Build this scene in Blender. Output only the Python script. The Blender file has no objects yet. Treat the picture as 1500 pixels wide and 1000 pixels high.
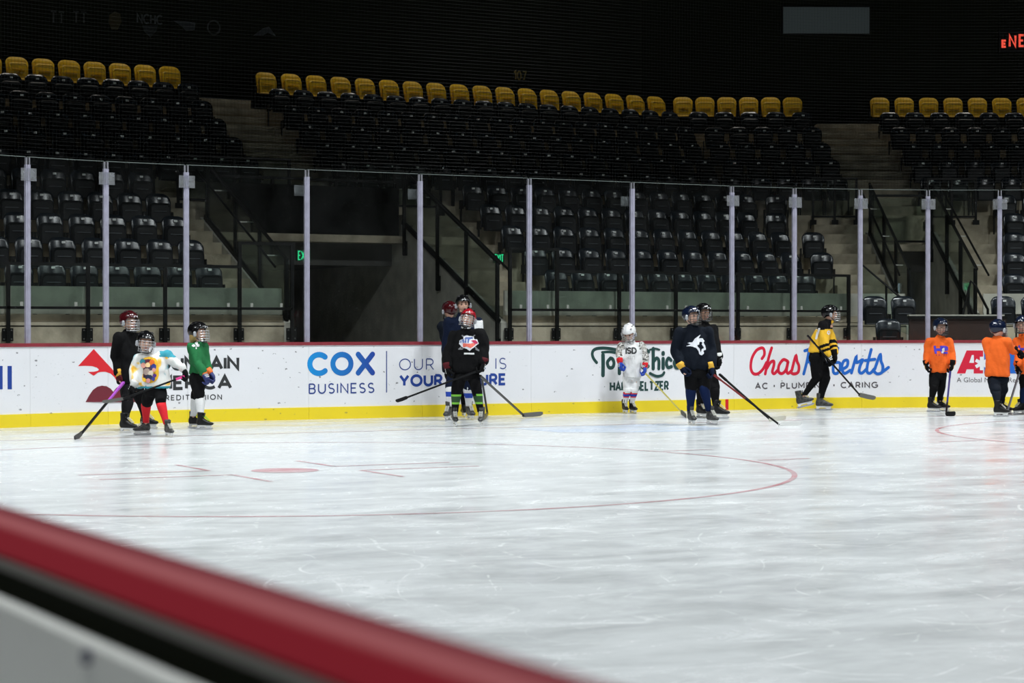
import bpy, bmesh, math, random
import numpy as np
from mathutils import Vector, Matrix, noise as mnoise
from mathutils.bvhtree import BVHTree
random.seed(7)
scene = bpy.context.scene
col = scene.collection
# ---------------------------------------------------------------- camera
CX, CY, CZ = -0.7836, -26.8491, 1.2923
YAW, PIT, FPX = 0.493187, -0.0070047, 3036.37
cd = bpy.data.cameras.new('camera')
cd.sensor_width = 36.0
cd.lens = FPX / 1500 * 36
cd.clip_end = 300
cd.dof.use_dof = True
cd.dof.focus_distance = 28.5
cd.dof.aperture_fstop = 5.0
cam = bpy.data.objects.new('camera', cd)
cam.location = (CX, CY, CZ)
cam.rotation_euler = (math.pi / 2 + PIT, 0, -YAW)
col.objects.link(cam)
scene.camera = cam
# ---------------------------------------------------------------- world, light, exposure
w = bpy.data.worlds.new('arena_dark')
scene.world = w
w.use_nodes = True
w.node_tree.nodes['Background'].inputs[0].default_value = (0.75, 1.0, 0.62, 1)
w.node_tree.nodes['Background'].inputs[1].default_value = 0.0036
vs = scene.view_settings
vs.view_transform = 'Standard'
vs.look = 'None'
vs.gamma = 1
vs.use_curve_mapping = False
vs.exposure = 0.0
def rink_light(x, y, e):
    ld = bpy.data.lights.new('rink_light', 'AREA')
    ld.shape = 'RECTANGLE'; ld.size = 1.6; ld.size_y = 1.0
    ld.energy = e; ld.color = (0.93, 0.98, 1.0)
    ld.spread = math.radians(132)
    o = bpy.data.objects.new('rink_light', ld)
    o.location = (x, y, 10.5)
    col.objects.link(o)
for lx in (-2.0, 7.0, 16.0, 25.0):
    for ly, k_ in ((-5.0, 1.62), (-12.5, 1.32), (-20.5, .9), (-28.5, .55), (-37.0, .8), (-46.0, .8)):
        rink_light(lx, ly, 385 * k_)

# added fill lamps, unseen above the top row, to lift the yellow seats
for lx, ly in ((6.8, 12.0), (8.6, 12.0), (10.4, 12.0), (12.2, 12.0), (15.5, 12.0), (17.3, 12.0), (19.1, 12.0), (20.9, 12.0), (22.7, 12.0), (24.5, 11.8), (26.1, 11.0), (29.0, 9.5), (30.6, 8.7), (32.2, 7.9)):
    ld = bpy.data.lights.new('top_row_fill', 'AREA')
    ld.size = .5; ld.energy = 2.8; ld.color = (1.0, .95, .85); ld.spread = math.radians(62)
    o = bpy.data.objects.new('top_row_fill', ld); o.location = (lx, ly + .3, 9.2); col.objects.link(o)

# ---------------------------------------------------------------- helpers
V = Vector
def ray(x, y):
    a = x - 750.0; b = 500.0 - y
    sp, cp = math.sin(PIT), math.cos(PIT)
    fw = FPX * cp - b * sp; z = FPX * sp + b * cp
    s, c = math.sin(YAW), math.cos(YAW)
    return V((a * c + fw * s, -a * s + fw * c, z))
CAM = V((CX, CY, CZ))
def atY(x, y, Y): d = ray(x, y); return CAM + d * ((Y - CY) / d.y)
def atZ(x, y, Z): d = ray(x, y); return CAM + d * ((Z - CZ) / d.z)
def at(x, y, D): return CAM + ray(x, y) * (D / FPX)
IMR = V((math.cos(YAW), -math.sin(YAW), 0))       # towards the right of the view
IMF = V((math.sin(YAW), math.cos(YAW), 0))        # away from the viewer
def depth(p): return (V(p) - CAM).dot(IMF)

class MB:
    def __init__(s): s.v = []; s.f = []; s.m = []; s.mi = 0
    def add(s, vs, fs):
        o = len(s.v); s.v += [tuple(q) for q in vs]
        s.f += [tuple(i + o for i in f) for f in fs]; s.m += [s.mi] * len(fs)
        return s
    def box(s, c, size, M=None):
        hx, hy, hz = size[0] / 2, size[1] / 2, size[2] / 2
        vs = [V((x, y, z)) for x in (-hx, hx) for y in (-hy, hy) for z in (-hz, hz)]
        if M is not None: vs = [M @ q for q in vs]
        c = V(c)
        return s.add([q + c for q in vs], [(0,1,3,2),(4,6,7,5),(0,4,5,1),(2,3,7,6),(0,2,6,4),(1,5,7,3)])
    def bar(s, a, b, wx, wy, up=V((0,0,1))):
        a = V(a); b = V(b); d = (b - a); L = d.length; d.normalize()
        x = d.cross(up)
        if x.length < 1e-4: x = d.cross(V((0,1,0)))
        x.normalize(); y = x.cross(d)
        M = Matrix((x, d, y)).transposed()
        return s.box((a + b) / 2, (wx, L, wy), M)
    def tube(s, pts, rad, n=8, cap=True):
        pts = [V(q) for q in pts]
        if not hasattr(rad, '__len__'): rad = [rad] * len(pts)
        rings = []; ref = None
        for i, q in enumerate(pts):
            t = (pts[min(i+1, len(pts)-1)] - pts[max(i-1, 0)]).normalized()
            if ref is None:
                ref = t.cross(V((0,0,1)))
                if ref.length < .1: ref = t.cross(V((0,1,0)))
            x = (ref - t * ref.dot(t)).normalized(); ref = x; y = t.cross(x)
            rings.append([q + (x * math.cos(a) + y * math.sin(a)) * rad[i] for a in [2*math.pi*k/n for k in range(n)]])
        vs = [q for r in rings for q in r]; fs = []
        for i in range(len(rings) - 1):
            for k in range(n):
                fs.append((i*n+k, i*n+(k+1) % n, (i+1)*n+(k+1) % n, (i+1)*n+k))
        if cap:
            fs.append(tuple(range(n))[::-1]); fs.append(tuple(range((len(rings)-1)*n, len(rings)*n)))
        return s.add(vs, fs)
    def cap(s, a, b, r0, r1=None, n=10):       # capsule
        r1 = r0 if r1 is None else r1; a = V(a); b = V(b); d = (b - a).normalized()
        pts = []; rr = []
        for t in (-1, -.8, -.45): pts.append(a + d * r0 * t); rr.append(max(r0 * math.sqrt(max(0, 1 - t*t)), .0008))
        pts.append(a); rr.append(r0); pts.append(b); rr.append(r1)
        for t in (.45, .8, 1): pts.append(b + d * r1 * t); rr.append(max(r1 * math.sqrt(max(0, 1 - t*t)), .0008))
        return s.tube(pts, rr, n)
    def rings(s, rings, cap=True):
        n = len(rings[0]); vs = [q for r in rings for q in r]; fs = []
        for i in range(len(rings) - 1):
            for k in range(n):
                fs.append((i*n+k, i*n+(k+1) % n, (i+1)*n+(k+1) % n, (i+1)*n+k))
        if cap:
            fs.append(tuple(range(n))[::-1]); fs.append(tuple(range((len(rings)-1)*n, len(rings)*n)))
        return s.add(vs, fs)
    def prism(s, poly, off):     # poly: 3-D points of one planar face; off: extrusion vector
        n = len(poly); poly = [V(q) for q in poly]; off = V(off)
        fs = [tuple(range(n)), tuple(range(2*n-1, n-1, -1))]
        fs += [(k, k+n, (k+1) % n + n, (k+1) % n) for k in range(n)]
        return s.add(poly + [q + off for q in poly], fs)
    def mesh(s, name, mats, origin=None, smooth=False):
        me = bpy.data.meshes.new(name)
        o = V(origin) if origin is not None else V((0,0,0))
        me.from_pydata([(q[0]-o.x, q[1]-o.y, q[2]-o.z) for q in s.v], [], s.f)
        for m in (mats if isinstance(mats, (list, tuple)) else [mats]): me.materials.append(m)
        if any(s.m): me.polygons.foreach_set('material_index', s.m)
        if smooth: me.polygons.foreach_set('use_smooth', [True] * len(me.polygons))
        me.update()
        return me
    def build(s, name, mats, parent=None, smooth=False, world=True, fix=True):
        po = parent_origin(parent) if (parent is not None and world) else None
        me = s.mesh(name, mats, po, smooth)
        if fix:
            bm = bmesh.new(); bm.from_mesh(me); bmesh.ops.recalc_face_normals(bm, faces=bm.faces); bm.to_mesh(me); bm.free()
        return link(name, me, parent)
def parent_origin(p):
    o = V((0,0,0))
    while p is not None: o += V(p.location); p = p.parent
    return o
def link(name, data, parent=None):
    o = bpy.data.objects.new(name, data); col.objects.link(o)
    if parent is not None: o.parent = parent
    return o
def tag(o, label=None, cat=None, group=None, kind=None):
    if label: o['label'] = label
    if cat: o['category'] = cat
    if group: o['group'] = group
    if kind: o['kind'] = kind
    return o
def thing(name, loc, label, cat, group=None, rz=0):
    o = link(name, None); o.location = loc; o.rotation_euler = (0, 0, rz)
    return tag(o, label, cat, group)
def struct(name, loc=(0,0,0)):
    o = link(name, None); o.location = loc; o['kind'] = 'structure'
    return o

# ---------------------------------------------------------------- materials
MATS = {}
def mat(name, c, rough=.6, metal=0.0, spec=.5, var=0.0, vscale=8.0, bump=0.0, bscale=60.0, c2=None):
    if name in MATS: return MATS[name]
    m = bpy.data.materials.new(name); m.use_nodes = True; MATS[name] = m
    nt = m.node_tree; b = nt.nodes['Principled BSDF']
    b.inputs['Base Color'].default_value = (*c, 1); b.inputs['Roughness'].default_value = rough
    b.inputs['Metallic'].default_value = metal; b.inputs['Specular IOR Level'].default_value = spec
    tc = nt.nodes.new('ShaderNodeTexCoord')
    if var > 0 or c2:
        nz = nt.nodes.new('ShaderNodeTexNoise'); nz.inputs['Scale'].default_value = vscale; nz.inputs['Detail'].default_value = 6
        nt.links.new(tc.outputs['Object'], nz.inputs['Vector'])
        r = nt.nodes.new('ShaderNodeValToRGB')
        lo = c2 if c2 else tuple(q * (1 - var) for q in c)
        hi = c if c2 else tuple(min(1, q * (1 + var)) for q in c)
        r.color_ramp.elements[0].position = .36; r.color_ramp.elements[1].position = .64
        r.color_ramp.elements[0].color = (*lo, 1); r.color_ramp.elements[1].color = (*hi, 1)
        nt.links.new(nz.outputs['Fac'], r.inputs[0]); nt.links.new(r.outputs[0], b.inputs['Base Color'])
    if bump > 0:
        n2 = nt.nodes.new('ShaderNodeTexNoise'); n2.inputs['Scale'].default_value = bscale; n2.inputs['Detail'].default_value = 3
        nt.links.new(tc.outputs['Object'], n2.inputs['Vector'])
        bp = nt.nodes.new('ShaderNodeBump'); bp.inputs['Strength'].default_value = bump; bp.inputs['Distance'].default_value = .02
        nt.links.new(n2.outputs['Fac'], bp.inputs['Height']); nt.links.new(bp.outputs[0], b.inputs['Normal'])
    return m
def emat(name, c, s):
    m = bpy.data.materials.new(name); m.use_nodes = True
    b = m.node_tree.nodes['Principled BSDF']
    b.inputs['Base Color'].default_value = (*[q*.05 for q in c], 1); b.inputs['Emission Color'].default_value = (*c, 1); b.inputs['Emission Strength'].default_value = s
    MATS[name] = m
    return m
def N(nt, typ, **kw):
    n = nt.nodes.new(typ)
    for k, v in kw.items():
        if hasattr(n, k) and not k.startswith('in_'): setattr(n, k, v)
    return n
def mix_col(nt, fac, a, b):
    m = nt.nodes.new('ShaderNodeMix'); m.data_type = 'RGBA'
    for sock, val in ((m.inputs[0], fac), (m.inputs[6], a), (m.inputs[7], b)):
        if isinstance(val, (int, float)): sock.default_value = val
        elif isinstance(val, tuple): sock.default_value = (*val, 1)
        else: nt.links.new(val, sock)
    return m.outputs[2]
def math_n(nt, op, a, b=None):
    m = nt.nodes.new('ShaderNodeMath'); m.operation = op
    for sock, val in ((m.inputs[0], a), (m.inputs[1], b)):
        if val is None: continue
        if isinstance(val, (int, float)): sock.default_value = val
        else: nt.links.new(val, sock)
    return m.outputs[0]
def noise_n(nt, vec, scale, detail=4, rough=.55, dist=0.0):
    n = nt.nodes.new('ShaderNodeTexNoise'); n.inputs['Scale'].default_value = scale
    n.inputs['Detail'].default_value = detail; n.inputs['Roughness'].default_value = rough; n.inputs['Distortion'].default_value = dist
    nt.links.new(vec, n.inputs['Vector']); return n.outputs['Fac']
def ramp_n(nt, fac, p0, p1):
    r = nt.nodes.new('ShaderNodeMapRange'); r.clamp = True
    r.inputs[1].default_value = p0; r.inputs[2].default_value = p1
    nt.links.new(fac, r.inputs[0]); return r.outputs[0]
def mapping(nt, scale, rot=(0,0,0), loc=(0,0,0)):
    tc = nt.nodes.new('ShaderNodeTexCoord'); mp = nt.nodes.new('ShaderNodeMapping')
    mp.inputs['Scale'].default_value = scale; mp.inputs['Rotation'].default_value = rot; mp.inputs['Location'].default_value = loc
    nt.links.new(tc.outputs['Object'], mp.inputs['Vector']); return mp.outputs[0]

def ice_material(name, paint=None, cover=0.45):
    m = bpy.data.materials.new(name); m.use_nodes = True; MATS[name] = m
    nt = m.node_tree; b = nt.nodes['Principled BSDF']
    v1 = mapping(nt, (1, 1, 1)); v2 = mapping(nt, (.8, 1.55, 1), (0, 0, .32)); v3 = mapping(nt, (1.6, .8, 1), (0, 0, .75), (5, 3, 0))
    n1 = ramp_n(nt, noise_n(nt, v2, 1.3, 8, .68, .5), .34, .70)
    n2 = ramp_n(nt, noise_n(nt, v3, .9, 8, .66, .4), .36, .68)
    n3 = ramp_n(nt, noise_n(nt, v1, 7, 6, .7), .35, .7)
    base = mix_col(nt, n1, (.47, .487, .49), (.565, .583, .588))
    base = mix_col(nt, math_n(nt, 'MULTIPLY', n2, .4), base, (.63, .648, .652))
    base = mix_col(nt, math_n(nt, 'MULTIPLY', n3, .22), base, (.68, .695, .695))
    # skate cuts: thin curved contours of slow noise
    def cuts(v, sc, wdt, seed):
        f = noise_n(nt, mapping(nt, (1, 1, 1), (0, 0, seed), (seed * 7, 0, 0)), sc, 1, .4, .25)
        a = math_n(nt, 'ABSOLUTE', math_n(nt, 'SUBTRACT', math_n(nt, 'FRACT', math_n(nt, 'MULTIPLY', f, 9.0)), .5))
        line = math_n(nt, 'LESS_THAN', a, wdt)
        br = ramp_n(nt, noise_n(nt, v1, 1.7 + seed, 3), .48, .62)
        return math_n(nt, 'MULTIPLY', line, br)
    for sc, wdt, sd, k in ((.35, .012, 1.1, .75), (.55, .012, 2.3, .65), (.8, .016, 4.0, .55), (.22, .006, 5.2, .8)):
        base = mix_col(nt, math_n(nt, 'MULTIPLY', cuts(None, sc, wdt, sd), k), base, (.80, .815, .815))
    if paint:
        cov = ramp_n(nt, noise_n(nt, v2, 2.0, 6, .65, .4), .35, .75)
        base = mix_col(nt, math_n(nt, 'ADD', math_n(nt, 'MULTIPLY', cov, .5), cover - .25), paint, base)
    nt.links.new(base, b.inputs['Base Color'])
    rg = nt.nodes.new('ShaderNodeMapRange'); rg.inputs[3].default_value = .13; rg.inputs[4].default_value = .33
    nt.links.new(n1, rg.inputs[0]); nt.links.new(rg.outputs[0], b.inputs['Roughness'])
    b.inputs['IOR'].default_value = 1.31
    bp = nt.nodes.new('ShaderNodeBump'); bp.inputs['Strength'].default_value = .10; bp.inputs['Distance'].default_value = .01
    nt.links.new(noise_n(nt, v1, 5, 5, .6), bp.inputs['Height']); nt.links.new(bp.outputs[0], b.inputs['Normal'])
    return m
ICE = ice_material('ice')
ICE_RED = ice_material('ice_red_line', (.40, .05, .075), .52)
ICE_BLUE = ice_material('ice_blue_crease', (.25, .42, .72), .78)

def board_material(name, c, dirt):
    m = bpy.data.materials.new(name); m.use_nodes = True; MATS[name] = m
    nt = m.node_tree; b = nt.nodes['Principled BSDF']; b.inputs['Roughness'].default_value = .38
    v = mapping(nt, (1, 1, 1))
    # puck marks: short dark scuffs
    vor = nt.nodes.new('ShaderNodeTexVoronoi'); vor.inputs['Scale'].default_value = 8.6
    nt.links.new(mapping(nt, (.75, 1, 1.5), (0, .5, 0)), vor.inputs['Vector'])
    spot = math_n(nt, 'LESS_THAN', vor.outputs['Distance'], .16)
    gate = ramp_n(nt, noise_n(nt, v, 16, 3), .55, .60)
    low = ramp_n(nt, noise_n(nt, v, 30, 4, .7), .62, .72)
    base = mix_col(nt, math_n(nt, 'MULTIPLY', math_n(nt, 'MULTIPLY', spot, gate), dirt), c, (.10, .10, .11))
    base = mix_col(nt, math_n(nt, 'MULTIPLY', low, dirt * .35), base, (.32, .33, .36))
    base = mix_col(nt, math_n(nt, 'MULTIPLY', ramp_n(nt, noise_n(nt, v, 1.3, 4), .4, .75), .12), base, tuple(q * .8 for q in c))
    nt.links.new(base, b.inputs['Base Color'])
    return m
WHITE = board_material('board_white', (.82, .82, .85), .8)
YELLOW = board_material('kick_yellow', (.86, .66, .02), .45)
RED = mat('cap_red', (.25, .03, .042), .35, var=.12)
CONC = mat('concrete', (.60, .53, .395), .85, var=.0, c2=(.31, .27, .195), vscale=2.6, bump=.25, bscale=25)
CONC_G = mat('concrete_grey', (.62, .605, .52), .85, c2=(.46, .45, .39), vscale=3.5, bump=.2, bscale=25)
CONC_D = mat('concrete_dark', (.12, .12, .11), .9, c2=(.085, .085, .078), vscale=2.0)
BLACK = mat('black_steel', (.004, .0045, .004), .5, spec=.25)
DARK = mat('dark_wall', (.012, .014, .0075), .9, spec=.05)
ALU = mat('stanchion_aluminium', (.37, .36, .45), .45, .15, var=.10, vscale=9)
SEAT = mat('seat_plastic', (.008, .0125, .019), .25, spec=.6)
SEATP = mat('seat_pan_plastic', (.005, .0065, .008), .42, spec=.3)
SEATY = mat('seat_yellow', (.85, .52, .01), .5)
PLATE = mat('number_plate', (.92, .92, .90), .6)
GREYLINE = mat('seat_ridge_highlight', (.10, .11, .12), .35)  # lighter grey puts the groove highlight into the ridge colour
BROWN = mat('brown_wood', (.050, .022, .014), .6, c2=(.030, .013, .009), vscale=3)
STEEL = mat('steel', (.75, .76, .78), .25, .9)

def glass_material(name, tint, refl, speck, dens):
    m = bpy.data.materials.new(name); m.use_nodes = True; MATS[name] = m
    nt = m.node_tree; nt.nodes.remove(nt.nodes['Principled BSDF'])
    out = nt.nodes['Material Output']
    tr = nt.nodes.new('ShaderNodeBsdfTransparent'); tr.inputs[0].default_value = (*tint, 1)
    gl = nt.nodes.new('ShaderNodeBsdfGlossy'); gl.inputs['Roughness'].default_value = .02
    fr = nt.nodes.new('ShaderNodeFresnel'); fr.inputs[0].default_value = 1.45
    mx = nt.nodes.new('ShaderNodeMixShader')
    nt.links.new(math_n(nt, 'MULTIPLY', fr.outputs[0], refl), mx.inputs[0])
    nt.links.new(tr.outputs[0], mx.inputs[1]); nt.links.new(gl.outputs[0], mx.inputs[2])
    df = nt.nodes.new('ShaderNodeBsdfDiffuse'); df.inputs[0].default_value = (.75, .78, .78, 1)
    v = mapping(nt, (1, 1, 1))
    sp = math_n(nt, 'MULTIPLY', ramp_n(nt, noise_n(nt, v, 55, 2), .73, .78), speck)
    sp = math_n(nt, 'ADD', sp, math_n(nt, 'MULTIPLY', ramp_n(nt, noise_n(nt, v, 2.2, 4), .3, .8), dens))
    m2 = nt.nodes.new('ShaderNodeMixShader')
    nt.links.new(sp, m2.inputs[0]); nt.links.new(mx.outputs[0], m2.inputs[1]); nt.links.new(df.outputs[0], m2.inputs[2])
    nt.links.new(m2.outputs[0], out.inputs[0])
    return m
GLASS = glass_material('rink_glass', (.97, .985, .98), .35, .25, .006)
RGLASS = glass_material('rail_glass', (.86, .92, .89), .6, .1, .012)
ACRYL = glass_material('acrylic_plate', (.75, .74, .82), .6, .1, .33)
GEDGE = mat('glass_edge', (.11, .13, .12), .4)
# ================================================================ the setting: ice, boards, glass
FT = .3048
RB = 8.45; XL, XR = 8.65, 17.45
def path(s, off=0.0):
    """point on the board line, s metres along it (s = X on the straight); off = metres behind it"""
    if s < XL: a = (XL - s) / RB; return V((XL - (RB + off) * math.sin(a), -RB + (RB + off) * math.cos(a), 0))
    if s > XR: a = (s - XR) / RB; return V((XR + (RB + off) * math.sin(a), -RB + (RB + off) * math.cos(a), 0))
    return V((s, off, 0))
def px_s(x, off=0.0):
    """s where the board line shows at pixel column x"""
    lo, hi = -3.0, 27.0
    def col_of(s):
        d = path(s, off) - CAM; return 750 + FPX * d.dot(IMR) / d.dot(IMF)
    for _ in range(50):
        md = (lo + hi) / 2
        if col_of(md) < x: lo = md
        else: hi = md
    return (lo + hi) / 2
def px_z(x, y):
    p = path(px_s(x)); return CZ + (depth(p)) * (ray(x, y).z / ray(x, y).dot(IMF))

floor = struct('floor')
mb = MB(); mb.box((13, -30, -.1), (30, 62, .2)); mb.build('ice_sheet', ICE, floor)
mb = MB(); mb.box((17, 12, -.15), (50, 24, .2)); mb.build('concrete_slab', CONC_D, floor)
def ring_strip(mb, cx, cy, r0, r1, n=160, z=.0016):
    vs = []; fs = []
    for k in range(n):
        a = 2 * math.pi * k / n
        vs += [(cx + r0*math.cos(a), cy + r0*math.sin(a), z), (cx + r1*math.cos(a), cy + r1*math.sin(a), z)]
        j = (k + 1) % n; fs.append((2*k, 2*k+1, 2*j+1, 2*j))
    mb.add(vs, fs)
def flat(mb, x0, x1, y0, y1, z=.0018):
    mb.add([(x0,y0,z),(x1,y0,z),(x1,y1,z),(x0,y1,z)], [(0,1,2,3)])
CYD = -31 * FT
for cxd in (20.5 * FT, 64.5 * FT):
    m_ = MB(); ring_strip(m_, cxd, CYD, 15*FT - .05, 15*FT); m_.build('faceoff_circle', ICE_RED, floor, fix=False)
    m_ = MB(); m_.add([(cxd + .305*math.cos(a), CYD + .305*math.sin(a), .002) for a in np.linspace(0, 6.283, 33)[:-1]], [tuple(range(32))])
    m_.build('faceoff_dot', ICE_RED, floor, fix=False)
    m_ = MB()
    for sx in (-1, 1):
        for sy in (-1, 1):
            ax = cxd + sx * .61; ay = CYD + sy * .30
            flat(m_, min(ax, ax + sx*1.2), max(ax, ax + sx*1.2), ay - .025, ay + .025)
            flat(m_, ax - .025, ax + .025, min(ay, ay + sy*.9), max(ay, ay + sy*.9))
            hx = cxd + sx * 15 * FT
            flat(m_, min(hx, hx + sx*.61), max(hx, hx + sx*.61), CYD + sy*.85 - .025, CYD + sy*.85 + .025)
    m_.build('faceoff_marks', ICE_RED, floor, fix=False)
m_ = MB(); flat(m_, .2, 25.7, -11*FT - .025, -11*FT + .025); m_.build('goal_line', ICE_RED, floor, fix=False)
gx = 42.5 * FT
m_ = MB(); pts = [(gx - 1.22, -11*FT - .05)] + [(gx + 1.83*math.cos(a), -11*FT - .05 + 1.83*math.sin(a)) for a in np.linspace(math.pi + .84, 2*math.pi - .84, 20)] + [(gx + 1.22, -11*FT - .05)]
m_.add([(a, b, .0012) for a, b in pts], [tuple(range(len(pts)))]); m_.build('goal_crease', ICE_BLUE, floor, fix=False)

# ---- end boards
wall = struct('wall_end')
ST = [px_s(x) for x in (44, 158, 275, 452, 618, 778, 929, 1075, 1166, 1262, 1360.5, 1465)]
ST = [ST[0] - 1.1] + ST + [ST[-1] + 1.15]
def strip(mb, s0, s1, o0, o1, z0, z1, n=None):
    """board-following slab: from s0 to s1, from offset o0 to o1 behind the line"""
    n = n or (1 if (s0 >= XL and s1 <= XR) else max(2, int((s1 - s0) / .2)))
    ss = [s0 + (s1 - s0) * k / n for k in range(n + 1)]; rr = []
    for s in ss:
        a = path(s, o0); b = path(s, o1)
        rr.append([(a.x, a.y, z0), (b.x, b.y, z0), (b.x, b.y, z1), (a.x, a.y, z1)])
    mb.rings(rr)
segs = [(-1.0, ST[0])] + list(zip(ST[:-1], ST[1:])) + [(ST[-1], 27.0)]
for a, b in segs:
    m_ = MB(); strip(m_, a + .0015, b - .0015, .0, .04, .17, 1.036); m_.build('board_panel', WHITE, wall)
    m_ = MB(); strip(m_, a + .0015, b - .0015, -.012, .04, .0, .17); m_.build('kick_plate', YELLOW, wall)
    m_ = MB(); strip(m_, a, b, -.012, .16, 1.036, 1.081); m_.build('cap_rail', RED, wall)
m_ = MB(); strip(m_, px_s(1062), px_s(1066.5), -.0135, -.012, .005, .168); m_.build('goal_line_mark', mat('mark_red', (.62, .01, .02), .4), wall)
# panes and stanchions
ordn = ['first','second','third','fourth','fifth','sixth','seventh','eighth','ninth','tenth','eleventh','twelfth','thirteenth']
for i, (a, b) in enumerate(zip(ST[:-1], ST[1:])):
    c = path((a + b) / 2, .09)
    t = thing('rink_glass_pane', (c.x, c.y, 1.081), 'clear rink glass pane standing on the boards, %s pane counted from the left' % ordn[i], 'glass pane', 'glass panes above the end boards')
    m_ = MB(); strip(m_, a + .012, b - .012, .084, .096, 1.081, 3.49); m_.build('pane', GLASS, t)
    m_ = MB(); strip(m_, a + .012, b - .012, .083, .097, 3.49, 3.500); m_.build('pane_edge', GEDGE, t)
plates = {1, 2, 3, 8, 9, 10, 11, 12}
for i, s in enumerate(ST):
    if i in (0, 13): continue
    c = path(s, .06); tn = (path(s + .05) - path(s - .05)).normalized(); nn = V((-tn.y, tn.x, 0))
    M = Matrix((tn, nn, V((0, 0, 1)))).transposed()
    t = thing('glass_stanchion', (c.x, c.y, 1.081), 'slim pale aluminium stanchion between glass panes, %s from the left' % ordn[i-1], 'stanchion', 'stanchions holding the rink glass')
    m_ = MB(); m_.box(c + V((0,0,1.081 + 1.155)), (.068, .045, 2.31), M); m_.box(c - nn*.026 + V((0,0,1.081 + 1.155)), (.022, .01, 2.31), M)
    m_.build('post', ALU, t)
    m_ = MB()
    for sx in (-.022, .022): m_.box(c + tn*sx + V((0,0,3.435)), (.014, .04, .10), M)
    m_.build('top_clip', mat('clip_grey', (.28, .28, .31), .5, .3), t)
    if i in plates:
        m_ = MB(); m_.box(c - nn*.034 + V((0,0,3.262)), (.225, .008, .165), M); m_.build('safety_plate', ACRYL, t)
    elif i in (4, 5, 7):
        m_ = MB(); m_.box(c + nn*.06 - tn*.09 + V((0,0,3.20)), (.15, .006, .15), M); m_.build('safety_plate', ACRYL, t)
# safety net above the glass
m_ = MB()
zs = np.arange(3.52, 9.6, .05)
ss = list(np.arange(2.0, XL, .5)) + list(np.arange(XL, XR, 2.2)) + list(np.arange(XR, 25.5, .5))
TH = .0011
for z in zs:
    for a, b in zip(ss[:-1], ss[1:]):
        p0, p1 = path(a, .05), path(b, .05)
        m_.add([(p0.x, p0.y, z-TH), (p1.x, p1.y, z-TH), (p1.x, p1.y+TH, z+TH), (p0.x, p0.y+TH, z+TH)], [(0,1,2,3)])
for s in np.arange(2.0, 25.0, .05):
    p0 = path(s, .05); q0 = path(s + 2*TH, .05)
    m_.add([(p0.x, p0.y, 3.52), (q0.x, q0.y, 3.52), (q0.x, q0.y, 9.6), (p0.x, p0.y, 9.6)], [(0,1,2,3)])
net = m_.build('safety_net', BLACK, fix=False)
tag(net, 'fine black safety netting hanging above the rink glass', 'netting', kind='stuff')

# ---- near boards, out of focus at the lower left
side = struct('wall_side')
def profile(pts, mb, y0=-29.5, y1=-9.0):
    mb.prism([(x, y0, z) for x, z in pts], (0, y1 - y0, 0))
m_ = MB(); profile([(-.130, 1.03), (-.130, 1.062), (-.138, 1.075), (-.155, 1.081), (-.203, 1.081), (-.213, 1.078), (-.241, 1.060), (-.241, 1.056), (-.185, 1.056), (-.185, 1.03)], m_)
capm = bpy.data.materials.new('near_cap_red_highlight'); capm.use_nodes = True
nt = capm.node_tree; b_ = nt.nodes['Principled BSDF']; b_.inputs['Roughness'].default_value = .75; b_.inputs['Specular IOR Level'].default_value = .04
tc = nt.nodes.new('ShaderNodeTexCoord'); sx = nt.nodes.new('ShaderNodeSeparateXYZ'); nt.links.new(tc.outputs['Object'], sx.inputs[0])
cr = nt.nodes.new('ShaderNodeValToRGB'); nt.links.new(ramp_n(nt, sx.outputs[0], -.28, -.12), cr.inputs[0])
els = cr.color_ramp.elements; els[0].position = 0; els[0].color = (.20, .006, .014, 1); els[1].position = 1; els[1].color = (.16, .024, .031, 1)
for pos, c in ((.40, (.20, .006, .014, 1)), (.45, (.31, .085, .09, 1)), (.55, (.28, .07, .075, 1)), (.63, (.16, .024, .031, 1))):  # pink highlight strip and darker ice-side reflection band painted into the cap colour
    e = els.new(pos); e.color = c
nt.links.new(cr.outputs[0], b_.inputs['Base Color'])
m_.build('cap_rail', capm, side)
m_ = MB(); profile([(-.145, .0), (-.145, 1.035), (-.18, 1.035), (-.18, .0)], m_); m_.build('board_panel', WHITE, side)
m_ = MB(); profile([(-.186, 1.046), (-.186, 1.0555), (-.243, 1.0555), (-.243, 1.046)], m_); m_.build('cap_trim', mat('trim_grey', (.17, .16, .14), .5), side)
m_ = MB(); profile([(-.186, .90), (-.186, 1.045), (-.236, 1.045), (-.236, .90)], m_); m_.build('frame_rail', DARK, side)
m_ = MB(); profile([(-.238, .0), (-.238, 1.016), (-.246, 1.0175), (-.251, 1.013), (-.251, .0)], m_); m_.build('back_panel', mat('panel_grey', (.78, .78, .74), .45), side)
rb_ = ray(131, 962); pb_ = CAM + rb_*((-.251 - CX)/rb_.x)
for k in range(5):
    q = pb_ + V((0, .9*k, 0)); m_ = MB(); m_.tube([q, q - V((.006, 0, 0))], .007, 8); m_.build('bolt', mat('bolt_dark', (.08, .08, .12), .4), side)
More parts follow.
